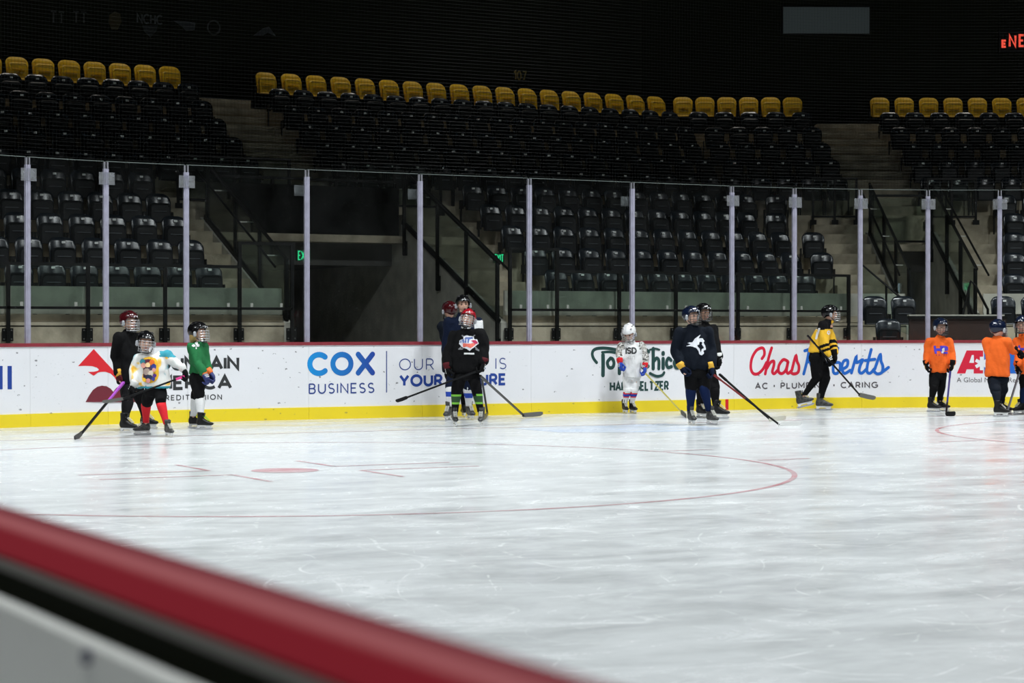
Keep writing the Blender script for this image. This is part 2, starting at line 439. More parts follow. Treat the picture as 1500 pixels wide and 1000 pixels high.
# ================================================================ lettering on the boards
def arc(cx, cy, rx, ry, a0, a1, n=14):
    return [(cx + rx*math.cos(math.radians(a)), cy + ry*math.sin(math.radians(a))) for a in np.linspace(a0, a1, n)]
GL = {
 'A': (.86, [[(0,0),(.43,1),(.86,0)], [(.15,.32),(.71,.32)]]), 'B': (.64, [[(0,0),(0,1)], [(0,1),(.34,1)] + arc(.36,.76,.24,.24,90,-90) + [(0,.52)], [(.36,.52)] + arc(.38,.26,.26,.26,90,-90) + [(0,0)]]),
 'C': (.86, [arc(.5,.5,.5,.5,48,312,22)]), 'D': (.8, [[(0,0),(0,1),(.32,1)] + arc(.32,.5,.48,.5,90,-90) + [(0,0)]]),
 'E': (.58, [[(.58,0),(0,0),(0,1),(.58,1)], [(0,.51),(.5,.51)]]), 'F': (.56, [[(0,0),(0,1),(.56,1)], [(0,.48),(.48,.48)]]),
 'G': (.9, [arc(.5,.5,.5,.5,48,330,22) + [(.92,.46),(.56,.46)]]), 'H': (.74, [[(0,0),(0,1)], [(.74,0),(.74,1)], [(0,.51),(.74,.51)]]),
 'I': (.0, [[(0,0),(0,1)]]), 'K': (.7, [[(0,0),(0,1)], [(.66,1),(.0,.42)], [(.24,.62),(.7,0)]]), 'L': (.54, [[(0,1),(0,0),(.54,0)]]), 'M': (.92, [[(0,0),(0,1),(.46,.3),(.92,1),(.92,0)]]),
 'N': (.76, [[(0,0),(0,1),(.76,0),(.76,1)]]), 'O': (1.0, [arc(.5,.5,.5,.5,0,360,30)]), 'P': (.62, [[(0,0),(0,1)], [(0,1),(.34,1)] + arc(.34,.72,.28,.28,90,-90) + [(0,.44)]]),
 'R': (.66, [[(0,0),(0,1)], [(0,1),(.34,1)] + arc(.34,.72,.28,.28,90,-90) + [(0,.44)], [(.34,.44),(.66,0)]]),
 'S': (.6, [arc(.3,.75,.28,.25,35,270,14) + arc(.3,.25,.3,.25,90,-145,14)]), 'T': (.74, [[(0,1),(.74,1)], [(.37,1),(.37,0)]]),
 'U': (.74, [[(0,1),(0,.37)] + arc(.37,.37,.37,.37,180,360) + [(.74,1)]]), 'X': (.8, [[(0,0),(.8,1)], [(0,1),(.8,0)]]),
 'Y': (.8, [[(0,1),(.4,.45),(.8,1)], [(.4,.45),(.4,0)]]), 'Z': (.68, [[(0,1),(.68,1),(0,0),(.68,0)]]),
 '1': (.3, [[(0,.8),(.3,1),(.3,0)]]), '0': (.62, [arc(.31,.5,.31,.5,0,360,24)]), '7': (.6, [[(0,1),(.6,1),(.2,0)]]),
 '.': (.22, [[(0,.42),(.22,.42)], [(0,.54),(.22,.54)]]), ' ': (.28, []), '2': (.6, [arc(.3,.72,.3,.28,160,-20,10) + [(0,0),(.62,0)]]),
}
def layout(text, space=.26):
    x = 0; out = []
    for ch in text:
        w_, st = GL[ch]
        out += [[(x + a, b) for a, b in pl] for pl in st]
        x += w_ + space
    return out, x - space
def ribbon(mb, pl, th, f3, round_ends=False, n=8):
    """2-D polyline -> one mitred flat strip (no overlaps inside a stroke); f3 maps (u, v) to 3-D"""
    p = []
    for a, b in pl:
        q = V((a, b))
        if not p or (q - p[-1]).length > 1e-5: p.append(q)
    if len(p) < 2: return
    closed = (p[0] - p[-1]).length < 1e-4 and len(p) > 3
    if closed: p = p[:-1]
    m = len(p); L = []; R = []
    for i in range(m):
        d0 = (p[i] - p[i-1]).normalized() if (i > 0 or closed) else None
        d1 = (p[(i+1) % m] - p[i]).normalized() if (i < m - 1 or closed) else None
        if d0 is None: d0 = d1
        if d1 is None: d1 = d0
        n0, n1 = V((-d0.y, d0.x)), V((-d1.y, d1.x)); mt = n0 + n1
        if mt.length < .3: mt = n1 + d0*0
        mt.normalize(); k = min(2.2, 1/max(.3, mt.dot(n1)))
        L.append(p[i] + mt*k*th/2); R.append(p[i] - mt*k*th/2)
    if round_ends and not closed:
        for e, q, sgn in ((0, p[0], -1), (m-1, p[-1], 1)):
            d = (p[1] - p[0] if e == 0 else p[-1] - p[-2]).normalized()*sgn; nn = V((-d.y, d.x))
            mb.add([f3(*(q + nn*th/2*math.cos(t_) + d*th/2*math.sin(t_))) for t_ in np.linspace(0, math.pi, n)], [tuple(range(n))])
    for i in range(m if closed else m - 1):
        j = (i + 1) % m; kk = max(1, int((p[j] - p[i]).length/.35))
        for t_ in range(kk):
            a0, a1 = t_/kk, (t_+1)/kk
            mb.add([f3(*L[i].lerp(L[j], a0)), f3(*R[i].lerp(R[j], a0)), f3(*R[i].lerp(R[j], a1)), f3(*L[i].lerp(L[j], a1))], [(0,1,2,3)])
def board3(off=-.0025):
    return lambda s, z: (lambda p: (p.x, p.y, z))(path(s, off))
def px_uv(x, y): return (px_s(x), px_z(x, y))
def board_text(text, x0, x1, y0, y1, th_px, m, name='lettering', space=.26, rnd=False, parent=None):
    """text filling the pixel box of the photograph's advert, laid on the board"""
    u0, v0 = px_uv(x0, y1); u1, v1 = px_uv(x1, y1); v1 = px_z((x0 + x1) / 2, y0); v0 = px_z((x0 + x1) / 2, y1)
    th = th_px * (v1 - v0) / (y1 - y0)
    pls, wd = layout(text, space)
    su = (u1 - u0 - th) / wd; sv = (v1 - v0 - th)
    mb = MB()
    for q, pl in enumerate(pls): ribbon(mb, [(u0 + th/2 + a*su, v0 + th/2 + b*sv) for a, b in pl], th, board3(-.002 - .0004*(q % 4)), rnd)
    return mb.build(name, m, parent or wall, fix=False)
def board_strokes(strokes, org, sc, th_px, m, name='lettering', rnd=True):
    """strokes given in crop pixels; org/sc = crop origin and scale"""
    mb = MB()
    for q_, st in enumerate(strokes):
        f3 = board3(-.002 - .0004*q_)
        t = th_px
        if isinstance(st, tuple): st, t = st
        pts = smooth_pl([(org[0] + a / sc, org[1] + b / sc) for a, b in st])
        uv = [px_uv(a, b) for a, b in pts]
        ribbon(mb, uv, t / 104.0, f3, rnd)
    return mb.build(name, m, wall, fix=False)
def smooth_pl(p, k=6):
    if len(p) < 3: return p
    out = []; q = [p[0]] + list(p) + [p[-1]]
    for i in range(1, len(q) - 2):
        p0, p1, p2, p3 = [np.array(z, float) for z in q[i-1:i+3]]
        for j in range(k):
            t = j / k
            out.append(tuple(.5*((2*p1) + (p2-p0)*t + (2*p0-5*p1+4*p2-p3)*t*t + (3*p1-p0-3*p2+p3)*t**3)))
    out.append(p[-1]); return out
def board_poly(pts, org, sc, m, name='emblem', off=-.0025):
    mb = MB(); f3 = board3(off)
    mb.add([f3(*px_uv(org[0] + a / sc, org[1] + b / sc)) for a, b in pts], [tuple(range(len(pts)))])
    o = mb.build(name, m, wall, fix=False)
    bm = bmesh.new(); bm.from_mesh(o.data); bmesh.ops.triangulate(bm, faces=bm.faces); bm.to_mesh(o.data); bm.free()
    return o
BLUE = mat('print_blue', (.015, .055, .30), .4); BLUE2 = mat('print_navy', (.025, .055, .25), .4)
INK = mat('print_black', (.03, .032, .034), .45); GREEN = mat('print_green', (.012, .055, .050), .45)
PRED = mat('print_red', (.72, .02, .03), .4); PRED2 = mat('print_crimson', (.68, .012, .045), .4)
PMAR = mat('print_maroon', (.17, .022, .035), .4); PGREY = mat('print_grey', (.10, .09, .10), .4); PBL = mat('print_bright_blue', (.01, .13, .55), .4)
PW = mat('print_white', (.82, .82, .85), .4)
# far left: end of a blue word
board_poly([(-60,310),(-28,310),(-28,500),(-60,500)], (0,480), 5.555, BLUE, 'lettering')
board_poly([(-15,310),(20,310),(20,500),(-15,500)], (0,480), 5.555, BLUE, 'lettering')
board_poly([(60,310),(95,310),(95,500),(60,500)], (0,480), 5.555, BLUE, 'lettering')
# sunrise emblem and three lines of black capitals
O1, S1 = (90,430), 4.347
board_poly([(205,352),(262,415),(322,480),(350,515),(352,560),(338,532),(312,508),(280,497),(250,498),(232,502),(205,522),(168,498),(205,497),(232,490),(238,483),(225,470),(195,461),(150,459),(105,461)], O1, S1, PRED)
board_poly([(152,690)] + [(158 + 0*k, 680) for k in range(1)] + [(175,648),(200,612),(228,592),(258,585),(288,590),(312,604),(330,625),(338,612),(350,598),(385,585),(430,596),(462,630),(482,690)], O1, S1, PMAR)
board_text('MOUNTAIN', 206, 350.5, 522, 542.5, 4.7, INK, space=.28)
board_text('AMERICA', 206, 339.8, 549.5, 571, 4.7, INK, space=.28)
board_text('CREDIT UNION', 232, 325, 577.8, 586, 1.4, INK, space=.5)
# blue business advert
def blue_grad():
    m = bpy.data.materials.new('print_blue_gradient'); m.use_nodes = True; nt = m.node_tree
    tc = nt.nodes.new('ShaderNodeTexCoord'); sx = nt.nodes.new('ShaderNodeSeparateXYZ'); nt.links.new(tc.outputs['Object'], sx.inputs[0])
    x0 = px_s(450); x1 = px_s(549)
    c = mix_col(nt, ramp_n(nt, sx.outputs[0], x0, x1), (.0, .27, .68), (.012, .05, .33))
    nt.links.new(c, nt.nodes['Principled BSDF'].inputs['Base Color']); return m
BG = blue_grad()
board_text('COX', 450, 549.2, 515, 550.2, 8.0, BG, space=.40, rnd=True)
board_text('BUSINESS', 452, 548.2, 560.8, 576.2, 2.0, BLUE2, space=.38)
board_poly([(508,352),(513,352),(513,580),(508,580)], (430,420), 3.75, BLUE2, 'divider')
board_text('OUR FIBER IS', 584.5, 741.6, 524.4, 541.4, 1.5, BLUE2, space=.36)
board_text('YOUR FUTURE', 584.5, 741.6, 547.3, 565.4, 4.0, BLUE, space=.34)
# green script advert
O3, S3 = (840,430), 4.286
board_strokes([([(268,352),(215,343),(165,342),(130,352),(118,375),(125,405),(145,432)], 5), ([(185,385),(186,440),(185,512)], 6.5), ([(270,372),(225,365),(180,368)], 4),
   ([(232,405),(213,430),(222,462),(245,462),(254,435),(245,410),(232,405)], 5.5), ([(288,405),(288,500)], 6), ([(288,415),(312,405),(325,432),(312,462),(290,455)], 5),
   ([(350,405),(335,430),(344,462),(366,462),(376,435),(366,410),(350,405)], 5.5), ([(470,365),(440,345),(415,380),(415,430),(440,465),(468,455)], 6),
   ([(500,345),(500,470)], 6), ([(500,430),(520,405),(535,420),(535,470)], 5.5), ([(562,408),(562,468)], 6), ([(562,372),(562,378)], 6.5), ([(612,418),(595,405),(583,432),(592,462),(614,458)], 5.5),
   ([(648,405),(632,430),(641,462),(663,462),(673,435),(663,410),(648,405)], 5.5), ([(480,500),(520,518),(555,512),(568,495)], 4.5), ([(478,352),(512,345),(538,352)], 3.2)], O3, S3, 5, GREEN)
board_text('HARD SELTZER', 893, 979.8, 558, 572.5, 3.0, GREEN, space=.34)
# red and blue script advert
O4, S4 = (1080,430), 5.2625
board_strokes([[(190,500),(208,470),(205,430),(185,418),(145,440),(112,500),(104,570),(120,612),(155,618),(195,585),(225,530)],
   [(265,418),(240,500),(215,618)], [(228,575),(255,530),(280,520),(282,550),(270,600),(285,616),(310,590)],
   [(388,520),(355,508),(322,550),(318,600),(345,615),(375,585),(392,520),(380,590),(392,614),(420,590)],
   [(420,590),(450,480),(460,520),(475,560),(468,605),(435,618),(410,605)]], O4, S4, 5.0, PRED2)
board_strokes([[(555,430),(535,530),(512,618)], [(520,440),(570,428),(610,450),(595,505),(545,525)], [(560,525),(590,600),(620,612)],
   [(665,520),(635,545),(635,600),(665,614),(690,580),(680,530),(665,520)], [(775,420),(745,520),(740,600),(765,615),(790,585),(790,535),(760,530)],
   [(800,585),(845,560),(850,515),(820,520),(805,570),(825,614),(870,590)], [(880,610),(915,490),(920,530),(965,510),(945,560),(940,600),(960,612),(990,585)],
   [(1032,430),(1005,540),(1000,600),(1025,612),(1055,580)], [(985,515),(1060,505)], [(1060,580),(1100,470),(1108,520),(1122,560),(1115,605),(1080,618),(1055,600)], [(1115,605),(1165,568)]], O4, S4, 5.0, PBL)
board_text('AC . PLUMBING . CARING', 1106, 1286, 559.4, 568.9, 1.9, PGREY, space=.42)
# red A with star, blue letters, black line
O5, S5 = (1320,440), 5.263
board_poly([(430,562),(505,385),(632,385),(632,562),(560,562),(560,530),(505,530),(495,562)], O5, S5, PRED2)
board_poly([(545,420),(560,420),(562,480),(525,480)], O5, S5, PW, off=-.004)
for a in (0, 60, 120):
    ca, sa = math.cos(math.radians(a + 90)), math.sin(math.radians(a + 90)); L, H = 52, 13
    board_poly([(620 + ca*L*i - sa*H*j, 485 + sa*L*i + ca*H*j) for i, j in ((-1,-1),(1,-1),(1,1),(-1,1))], O5, S5, PW, off=-.0045)
board_poly([(640,385),(720,385),(760,470),(800,385),(890,385),(890,562),(640,562)], O5, S5, PBL)
board_poly([(905,385),(990,385),(1020,440),(1000,500),(1040,562),(905,562)], O5, S5, PBL)
def font_text(txt, x0, y0, y1, m):
    """small mixed-case line with Blender's built-in face, wrapped onto the board"""
    cu = bpy.data.curves.new('lettering', 'FONT'); cu.body = txt; cu.resolution_u = 3
    o = bpy.data.objects.new('lettering_tmp', cu); col.objects.link(o)
    bpy.context.view_layer.update()
    me = bpy.data.meshes.new_from_object(o.evaluated_get(bpy.context.evaluated_depsgraph_get()))
    bpy.data.objects.remove(o)
    u0 = px_s(x0); v0 = px_z(x0, y1); v1 = px_z(x0, y0); sc = (v1 - v0) / .70
    f3 = board3()
    for v in me.vertices: v.co = f3(u0 + v.co.x*sc*1.02, v0 + v.co.y*sc)
    me.materials.append(m); return link('lettering', me, wall)
font_text('A Global Medical Response', 1401.5, 552.5, 559.6, PGREY)
# ================================================================ the stands
PH = math.radians(27)
E2 = V((math.cos(PH), -math.sin(PH), 0)); N2 = V((math.sin(PH), math.cos(PH), 0)); B0 = V((21.3, 0, 0))
def F1(s, d, z): return V((s, d, z))
def F2(s, d, z): return B0 + E2*s + N2*d + V((0,0,z))
def bend1(d): return 21.3 + .24*d
def bend2(d): return -.24*d
def dr(i): return 4.1 + .87*i
def zf(i): return 1.44 + .421*i
def zn(d): return 1.44 + .484*(d - 3.4)            # stair nosing line
def slab(mb, F, s0, s1, d0, d1, z0, z1, sl=0.0, sr=0.0):
    """box in stand coordinates; sl/sr shift the ends per metre of d (mitred at the bend)"""
    q = []
    for z in (z0, z1):
        q += [F(s0 + sl*d0, d0, z), F(s1 + sr*d0, d0, z), F(s1 + sr*d1, d1, z), F(s0 + sl*d1, d1, z)]
    mb.add(q, [(0,3,2,1),(4,5,6,7),(0,1,5,4),(1,2,6,5),(2,3,7,6),(3,0,4,7)])
terr = struct('terrace')
for i in range(11):
    d0, d1 = dr(i) - .70, dr(i) + .17; z1 = zf(i); z0 = z1 - .62
    lo = i < 5
    for F, a, b, sl, sr in ((F1, 3.0, 10.72 if lo else 13.3, 0, 0), (F1, 16.45 if lo else 14.4, 21.3, 0, .24), (F2, 0, -.55 if lo else .4, -.24, 0), (F2, 2.85 if lo else 1.8, 7.5, 0, 0)):
        m_ = MB(); slab(m_, F, a, b, d0, d1, z0, z1, sl, sr); m_.build('terrace_step', CONC, terr)
# stairs beside and above the tunnels
def stairs(name, F, s0, s1, i0, i1):
    st = struct(name)
    for i in range(i0, i1):
        for h in (0, 1):
            d0 = dr(i) - .70 + .435*h
            m_ = MB(); slab(m_, F, s0 + .005, s1 - .005, d0, d0 + .434, zf(i) - .7, zf(i) + .21*h); m_.build('stair_step', CONC, st)
stairs('stairs_left', F1, 10.72, 11.37, 0, 5); stairs('stairs_middle', F1, 15.31, 16.45, 0, 5); stairs('stairs_upper', F1, 13.3, 14.4, 5, 11)
stairs('stairs_right', F2, -.55, .44, 0, 5); stairs('stairs_far_right', F2, 1.86, 2.85, 0, 5); stairs('stairs_upper_right', F2, .4, 1.8, 5, 11)
# front walls below the first row, with a ledge and an upstand
fw = struct('wall_front')
for F, a, b, sl, sr in ((F1, 3.0, 11.37, 0, 0), (F1, 15.31, 21.3, 0, .24), (F2, 0, .44, -.24, 0), (F2, 1.86, 7.5, 0, 0)):
    m_ = MB(); slab(m_, F, a, b, 3.26, 3.40, 0, 1.30, sl, sr); m_.build('wall_face', CONC, fw)
    m_ = MB(); slab(m_, F, a, b, 3.24, 3.40, 1.315, 1.365, sl, sr); m_.build('ledge', CONC, fw)
    m_ = MB(); slab(m_, F, a, b, 3.31, 3.40, 1.375, 1.475, sl, sr); m_.build('wall_band', CONC, fw)
    m_ = MB(); slab(m_, F, a, b, 3.33, 3.40, 1.485, 1.555, sl, sr); m_.build('wall_band', CONC_G, fw)
    m_ = MB(); slab(m_, F, a, b, 3.36, 3.40, 1.555, 1.895, sl, sr); m_.build('upstand', CONC_G, fw)
# tunnels
def tunnel(name, F, sl, sr, banner):
    t = struct(name)
    for s, th in ((sl - .06, .12), (sr - .06, .12)):
        m_ = MB(); q = [(3.25, 0), (3.25, 1.36), (7.1, zn(7.1) - .05), (7.2, 2.80), (7.75, 2.80), (12.5, 2.8), (12.5, 0)]
        m_.prism([F(s, d, z) for d, z in q], F(s + th, 0, 0) - F(s, 0, 0)); m_.build('tunnel_wall', CONC_G, t)
    m_ = MB(); slab(m_, F, sl, sr, 7.02, 7.74, 2.80, 2.93); m_.build('bridge_slab', CONC, t)
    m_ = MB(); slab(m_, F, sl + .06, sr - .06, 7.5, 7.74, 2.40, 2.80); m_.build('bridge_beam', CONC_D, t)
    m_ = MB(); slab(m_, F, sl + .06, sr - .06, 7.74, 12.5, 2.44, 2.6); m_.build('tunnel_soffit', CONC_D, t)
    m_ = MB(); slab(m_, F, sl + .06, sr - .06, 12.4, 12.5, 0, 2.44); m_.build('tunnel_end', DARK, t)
    return t
tunnel('tunnel_left', F1, 11.43, 15.25, True); tunnel('tunnel_right', F2, .5, 1.8, False)
# dark concourse wall and roof edge behind the last row
bw = struct('wall_back')
for F, a, b, sl, sr in ((F1, 0, 21.3, 0, .24), (F2, 0, 12, -.24, 0)):
    m_ = MB(); slab(m_, F, a, b, 14.2, 14.4, 4.0, 14.0, sl, sr); m_.build('wall_panel', DARK, bw)
    m_ = MB(); slab(m_, F, a, b, 12.98, 14.2, 4.6, zf(10), sl, sr); m_.build('concourse_floor', CONC_D, bw)

# ---- seats: tip-up shells, seat pan folded up in front of the back
def seat_meshes(back_m, pan_m, dz=0.0):
    mb = MB(); nx, nz = 10, 7; top = []; fr = []
    for layer in (0, 1):
        for j in range(nz + 1):
            for k in range(nx + 1):
                u = -1 + 2*k/nx; v = j/nz
                wd = .225 * (1 - .10*(1 - v)) * (1 - .16*max(0, (v - .72)/.28)**2.2)
                x = u*wd; z = .40 + .435*v - .055*max(0, (v - .6)/.4)*abs(u)**4
                y = .02 + .075*v - .055*(u*u) - .02*math.sin(math.pi*v) + (.028 if layer else 0)
                mb.v.append((x, y, z))
    n = (nx+1)*(nz+1)
    for j in range(nz):
        for k in range(nx):
            a = j*(nx+1)+k; q = (a, a+1, a+nx+2, a+nx+1); mb.f.append(q); mb.f.append(tuple(i+n for i in q[::-1]))
    bd = [k for k in range(nx+1)] + [j*(nx+1)+nx for j in range(1, nz+1)] + [nz*(nx+1)+k for k in range(nx-1, -1, -1)] + [j*(nx+1) for j in range(nz-1, 0, -1)]
    for a, b in zip(bd, bd[1:] + bd[:1]): mb.f.append((a, a+n, b+n, b))
    mb.m = [0]*len(mb.f)
    back = mb.mesh('backrest', back_m, smooth=True)
    # pan: rounded plate with a thick rim
    def outline(wd, z0, z1, r):
        p = [(-wd, z0), (wd, z0)]
        p += [(wd - r + r*math.cos(a), z1 - r + r*math.sin(a)) for a in np.linspace(0, math.pi/2, 5)]
        p += [(-wd + r + r*math.cos(a), z1 - r + r*math.sin(a)) for a in np.linspace(math.pi/2, math.pi, 5)]
        return p
    mb = MB()
    o1 = outline(.188, .33 + dz, .665 + dz, .07); o2 = outline(.172, .34 + dz, .648 + dz, .06); o3 = outline(.150, .36 + dz, .625 + dz, .05)
    rg = [[(x, -.075 + .10*(z - .36), z) for x, z in o1], [(x, -.125 + .10*(z - .36), z) for x, z in o1], [(x, -.140 + .10*(z - .36), z) for x, z in o2], [(x, -.130 + .10*(z - .36), z) for x, z in o3]]
    mb.rings(rg); pan = mb.mesh('seat_pan', pan_m, smooth=False)
    mb = MB(); mb.box((0, -.120, .525 + dz), (.22, .022, .013)); ridge = mb.mesh('pan_ridge', GREYLINE if back_m is not SEATY else back_m)
    mb = MB(); mb.box((.035, .050, .752), (.058, .006, .034)); plate = mb.mesh('number_plate', PLATE)
    mb = MB()
    def bracket(sx):
        mb = MB(); mb.box((sx, .01, .44), (.018, .16, .16)); mb.box((sx, .03, .20), (.020, .05, .40)); mb.box((sx, .02, .012), (.022, .16, .024))
        return mb.mesh('support', BLACK)
    return dict(backrest=back, seat_pan=pan, pan_ridge=ridge, number_plate=plate, support_a=bracket(-.236), support_b=bracket(.236))
SM = seat_meshes(SEAT, SEATP); SY = seat_meshes(SEATY, SEATY, .045)
for me in list(SM.values()) + list(SY.values()):
    bm = bmesh.new(); bm.from_mesh(me); bmesh.ops.recalc_face_normals(bm, faces=bm.faces); bm.to_mesh(me); bm.free()
NUM = ['first','second','third','fourth','fifth','sixth','seventh','eighth','ninth','tenth','eleventh','twelfth','thirteenth','fourteenth','fifteenth','sixteenth','seventeenth','eighteenth','nineteenth','twentieth','twenty-first','twenty-second','twenty-third','twenty-fourth','twenty-fifth','twenty-sixth','twenty-seventh','twenty-eighth','twenty-ninth','thirtieth']
CNT = {}
rown = ['bottom', 'second', 'third', 'fourth', 'fifth', 'sixth', 'seventh', 'eighth', 'ninth', 'tenth', 'top']
NS = [0, 0]
def seat(F, s, d, z, label, group, yellow=False):
    p = F(s, d - .06, z); rz = 0 if F is F1 else -PH
    t = thing('yellow_seat' if yellow else 'arena_seat', p, label, 'seat', group, rz)
    for nm, me in (SY if yellow else SM).items():
        if nm == 'number_plate' and yellow: continue
        link(nm[:7] if nm.startswith('support') else nm, me, t)
    NS[yellow] += 1
BN = {'L': 'left block', 'C': 'middle block', 'R': 'right block'}
def seat_row(F, i, start, end, pitch, blk):
    """seats whose plates lie from start to end along the row"""
    y = i == 10
    n = min(int(round((end - start) / pitch)), int((end - start + .001) / .492)) if end > start else 0
    for k in range(n + 1):
        s = start + (end - start) * k / max(1, n)
        q = CNT[(blk, i)] = CNT.get((blk, i), 0) + 1
        idx, end_w = (n - k, 'right') if blk == 'L' else (q - 1, 'left')
        lab = '%s, %s row of the %s, %s seat from its %s end' % ('yellow folding seat' if y else 'black folding seat', rown[i], BN[blk], NUM[idx], end_w)
        seat(F, s - .035, dr(i), zf(i), lab, '%s row of the %s' % (rown[i], BN[blk]), y)
def xpx(i, x): return atY(x, 300, dr(i)).x
# left block: measured outermost plates
for i, xr in enumerate((307.2, 280.8, 257, 233, 207, 363, 340.5, 316.8, 297, 277, 250)):
    r = xpx(i, xr); l = xpx(i, -22); pt = (.50, .525, .52, .50, .505, .50, .525, .505, .50, .50, .51)[i]
    n = int((r - l) / pt); seat_row(F1, i, r - n*pt, r, pt, 'L')
# middle block, straight part then past the bend
s2 = lambda x, i: (lambda r: (((CAM + r*((dr(i) - (CAM - B0).dot(N2)) / r.dot(N2))) - B0).dot(E2)))(ray(x, 300))
lft = (815, 784.8, 750.7, 719.2, 693, 502.4, 479.6, 454, 431, 411, 390.5)
mid = (1139.5, 1157.7, 1142.9, 1093.4, 1092.2, 1071.5, 1032.6, 1014, 1004.4, 982, 960.6)
r2a = (1180, 1198.7, 1184, 1131.7, 1134.5, 1113, 1069.5, 1052.4, 1042.5, 1019, 992.4)
r2b = (1214, 1198.7, 1184, 1171.4, 1170, 1228, 1217, 1204, 1191, 1176, 1162.5)
for i in range(11):
    a, b = xpx(i, lft[i]), xpx(i, mid[i]); pt = (.51, .548, .535, .525, .512, .515, .535, .535, .51, .52, .54)[i]
    seat_row(F1, i, a, b, pt, 'C')
    c0, c1_ = s2(r2a[i], i), s2(r2b[i], i)
    while (F2(c0, dr(i), 0) - F1(b, dr(i), 0)).length < .64: c0 += .03
    if c0 - c1_ < .3: seat_row(F2, i, c0, max(c0, c1_) + 1e-4, .55, 'C')
# right block
for i, x in enumerate((1487, 1487, 1487, 1487, 1475, 1365, 1352, 1338, 1320, 1305, 1290)):
    a = s2(x, i); n = int((s2(1522, i) - a) / .555); seat_row(F2, i, a, a + n*.555 + 1e-4, .555, 'R')
# loose seats on the low platform at the right corner
pl = struct('platform')
m_ = MB(); slab(m_, F2, -.60, .42, 1.55, 3.2, 0, 1.0); m_.build('platform_block', CONC_G, pl)
m_ = MB(); slab(m_, F2, 1.62, 4.5, 1.4, 3.2, 0, 1.0); m_.build('platform_block', CONC_G, pl)
m_ = MB(); slab(m_, F2, -.60, .0, .9, 1.5, 0, .60); m_.build('platform_block', CONC_G, pl)
for s, w_ in ((-.35, 'left'), (.16, 'right')): seat(F2, s, 2.25, 1.0, 'black folding seat, %s one of two on the low platform left of the narrow tunnel' % w_, 'low seats left of the right tunnel')
for s, w_ in ((1.92, 'first'), (2.45, 'second')): seat(F2, s, 2.25, 1.0, 'black folding seat low behind the glass at the right edge, %s from the tunnel' % w_, 'low seats at the right edge')
seat(F2, -.30, 1.30, .60, 'single black folding seat in front of the low platform, beside the brown wall', None)
# brown wooden wall with a pale ledge
t = thing('wooden_wall', F2(.8, 1.3, 0), 'low dark brown wooden wall with pale ledge behind the orange players', 'wall')
m_ = MB()
m_.box(F2(.90, 1.3, .715), (1.66, .08, 1.43), Matrix.Rotation(-PH, 3, 'Z')); m_.build('panel', BROWN, t)
m_ = MB(); m_.box(F2(.90, 1.3, 1.455), (1.68, .16, .05), Matrix.Rotation(-PH, 3, 'Z')); m_.build('ledge', BLACK, t)
m_ = MB(); m_.box(F2(.90, 1.42, 1.49), (1.64, .16, .03), Matrix.Rotation(-PH, 3, 'Z')); m_.build('top_board', CONC_G, t)

# ---- railings
CLIP = mat('clip_white', (.55, .55, .50), .5)
def rail(F, posts, tops, d, label, group=None, name='guard_railing', zb=1.575, z0=1.06, first=True):
    o = F(posts[0], d, 0)
    t = thing(name, o, label, 'railing', group)
    rz = Matrix.Rotation(0 if F is F1 else -PH, 3, 'Z')
    for k, s in enumerate(posts):
        top = max(tops[max(0, k-1)], tops[min(k, len(tops)-1)])
        m_ = MB(); m_.box(F(s, d, (z0 + top)/2), (.055, .045, top - z0), rz); m_.build('post', BLACK, t)
        m_ = MB(); m_.box(F(s, d + .035, 1.18), (.165, .02, .19), rz); pl_ = m_.build('base_plate', BLACK, t)
        m_ = MB()
        for sx in (-.055, .055):
            for sz in (-.065, .065): m_.box(F(s + sx, d + .022, 1.18 + sz), (.02, .012, .02), rz)
        m_.build('bolts', mat('bolt_grey', (.22, .22, .21), .4, .6), pl_)
    for k in range(len(posts) - 1):
        a, b, top = posts[k], posts[k+1], tops[k]; L = b - a; c = (a + b)/2
        m_ = MB(); m_.box(F(c, d, top - .02), (L, .05, .045), rz); m_.build('top_rail', BLACK, t)
        m_ = MB(); m_.box(F(c, d, zb), (L, .045, .04), rz); m_.build('bottom_rail', BLACK, t)
        m_ = MB(); m_.box(F(c, d, (zb + top)/2), (L - .09, .012, top - zb - .05), rz); m_.build('glass_panel', RGLASS, t)
        for s in (a + .19, b - .19):
            m_ = MB(); m_.box(F(s, d - .02, zb + .055), (.042, .02, .06), rz); m_.build('clip', CLIP, t)
    return t
DR = 3.17
X_ = lambda x: atY(x, 490, DR).x
rail(F1, [X_(x) for x in (-105, 12, 129, 242, 351, 428)], [2.235, 2.235, 2.235, 2.235, 2.60], DR, 'black railing with glass panels on the concrete wall left of the wide tunnel')
rail(F1, [X_(x) for x in (747, 816, 907, 990, 1081, 1160, 1243)], [2.60, 2.235, 2.235, 2.235, 2.235, 2.235], DR, 'black railing with glass panels on the concrete wall right of the wide tunnel')
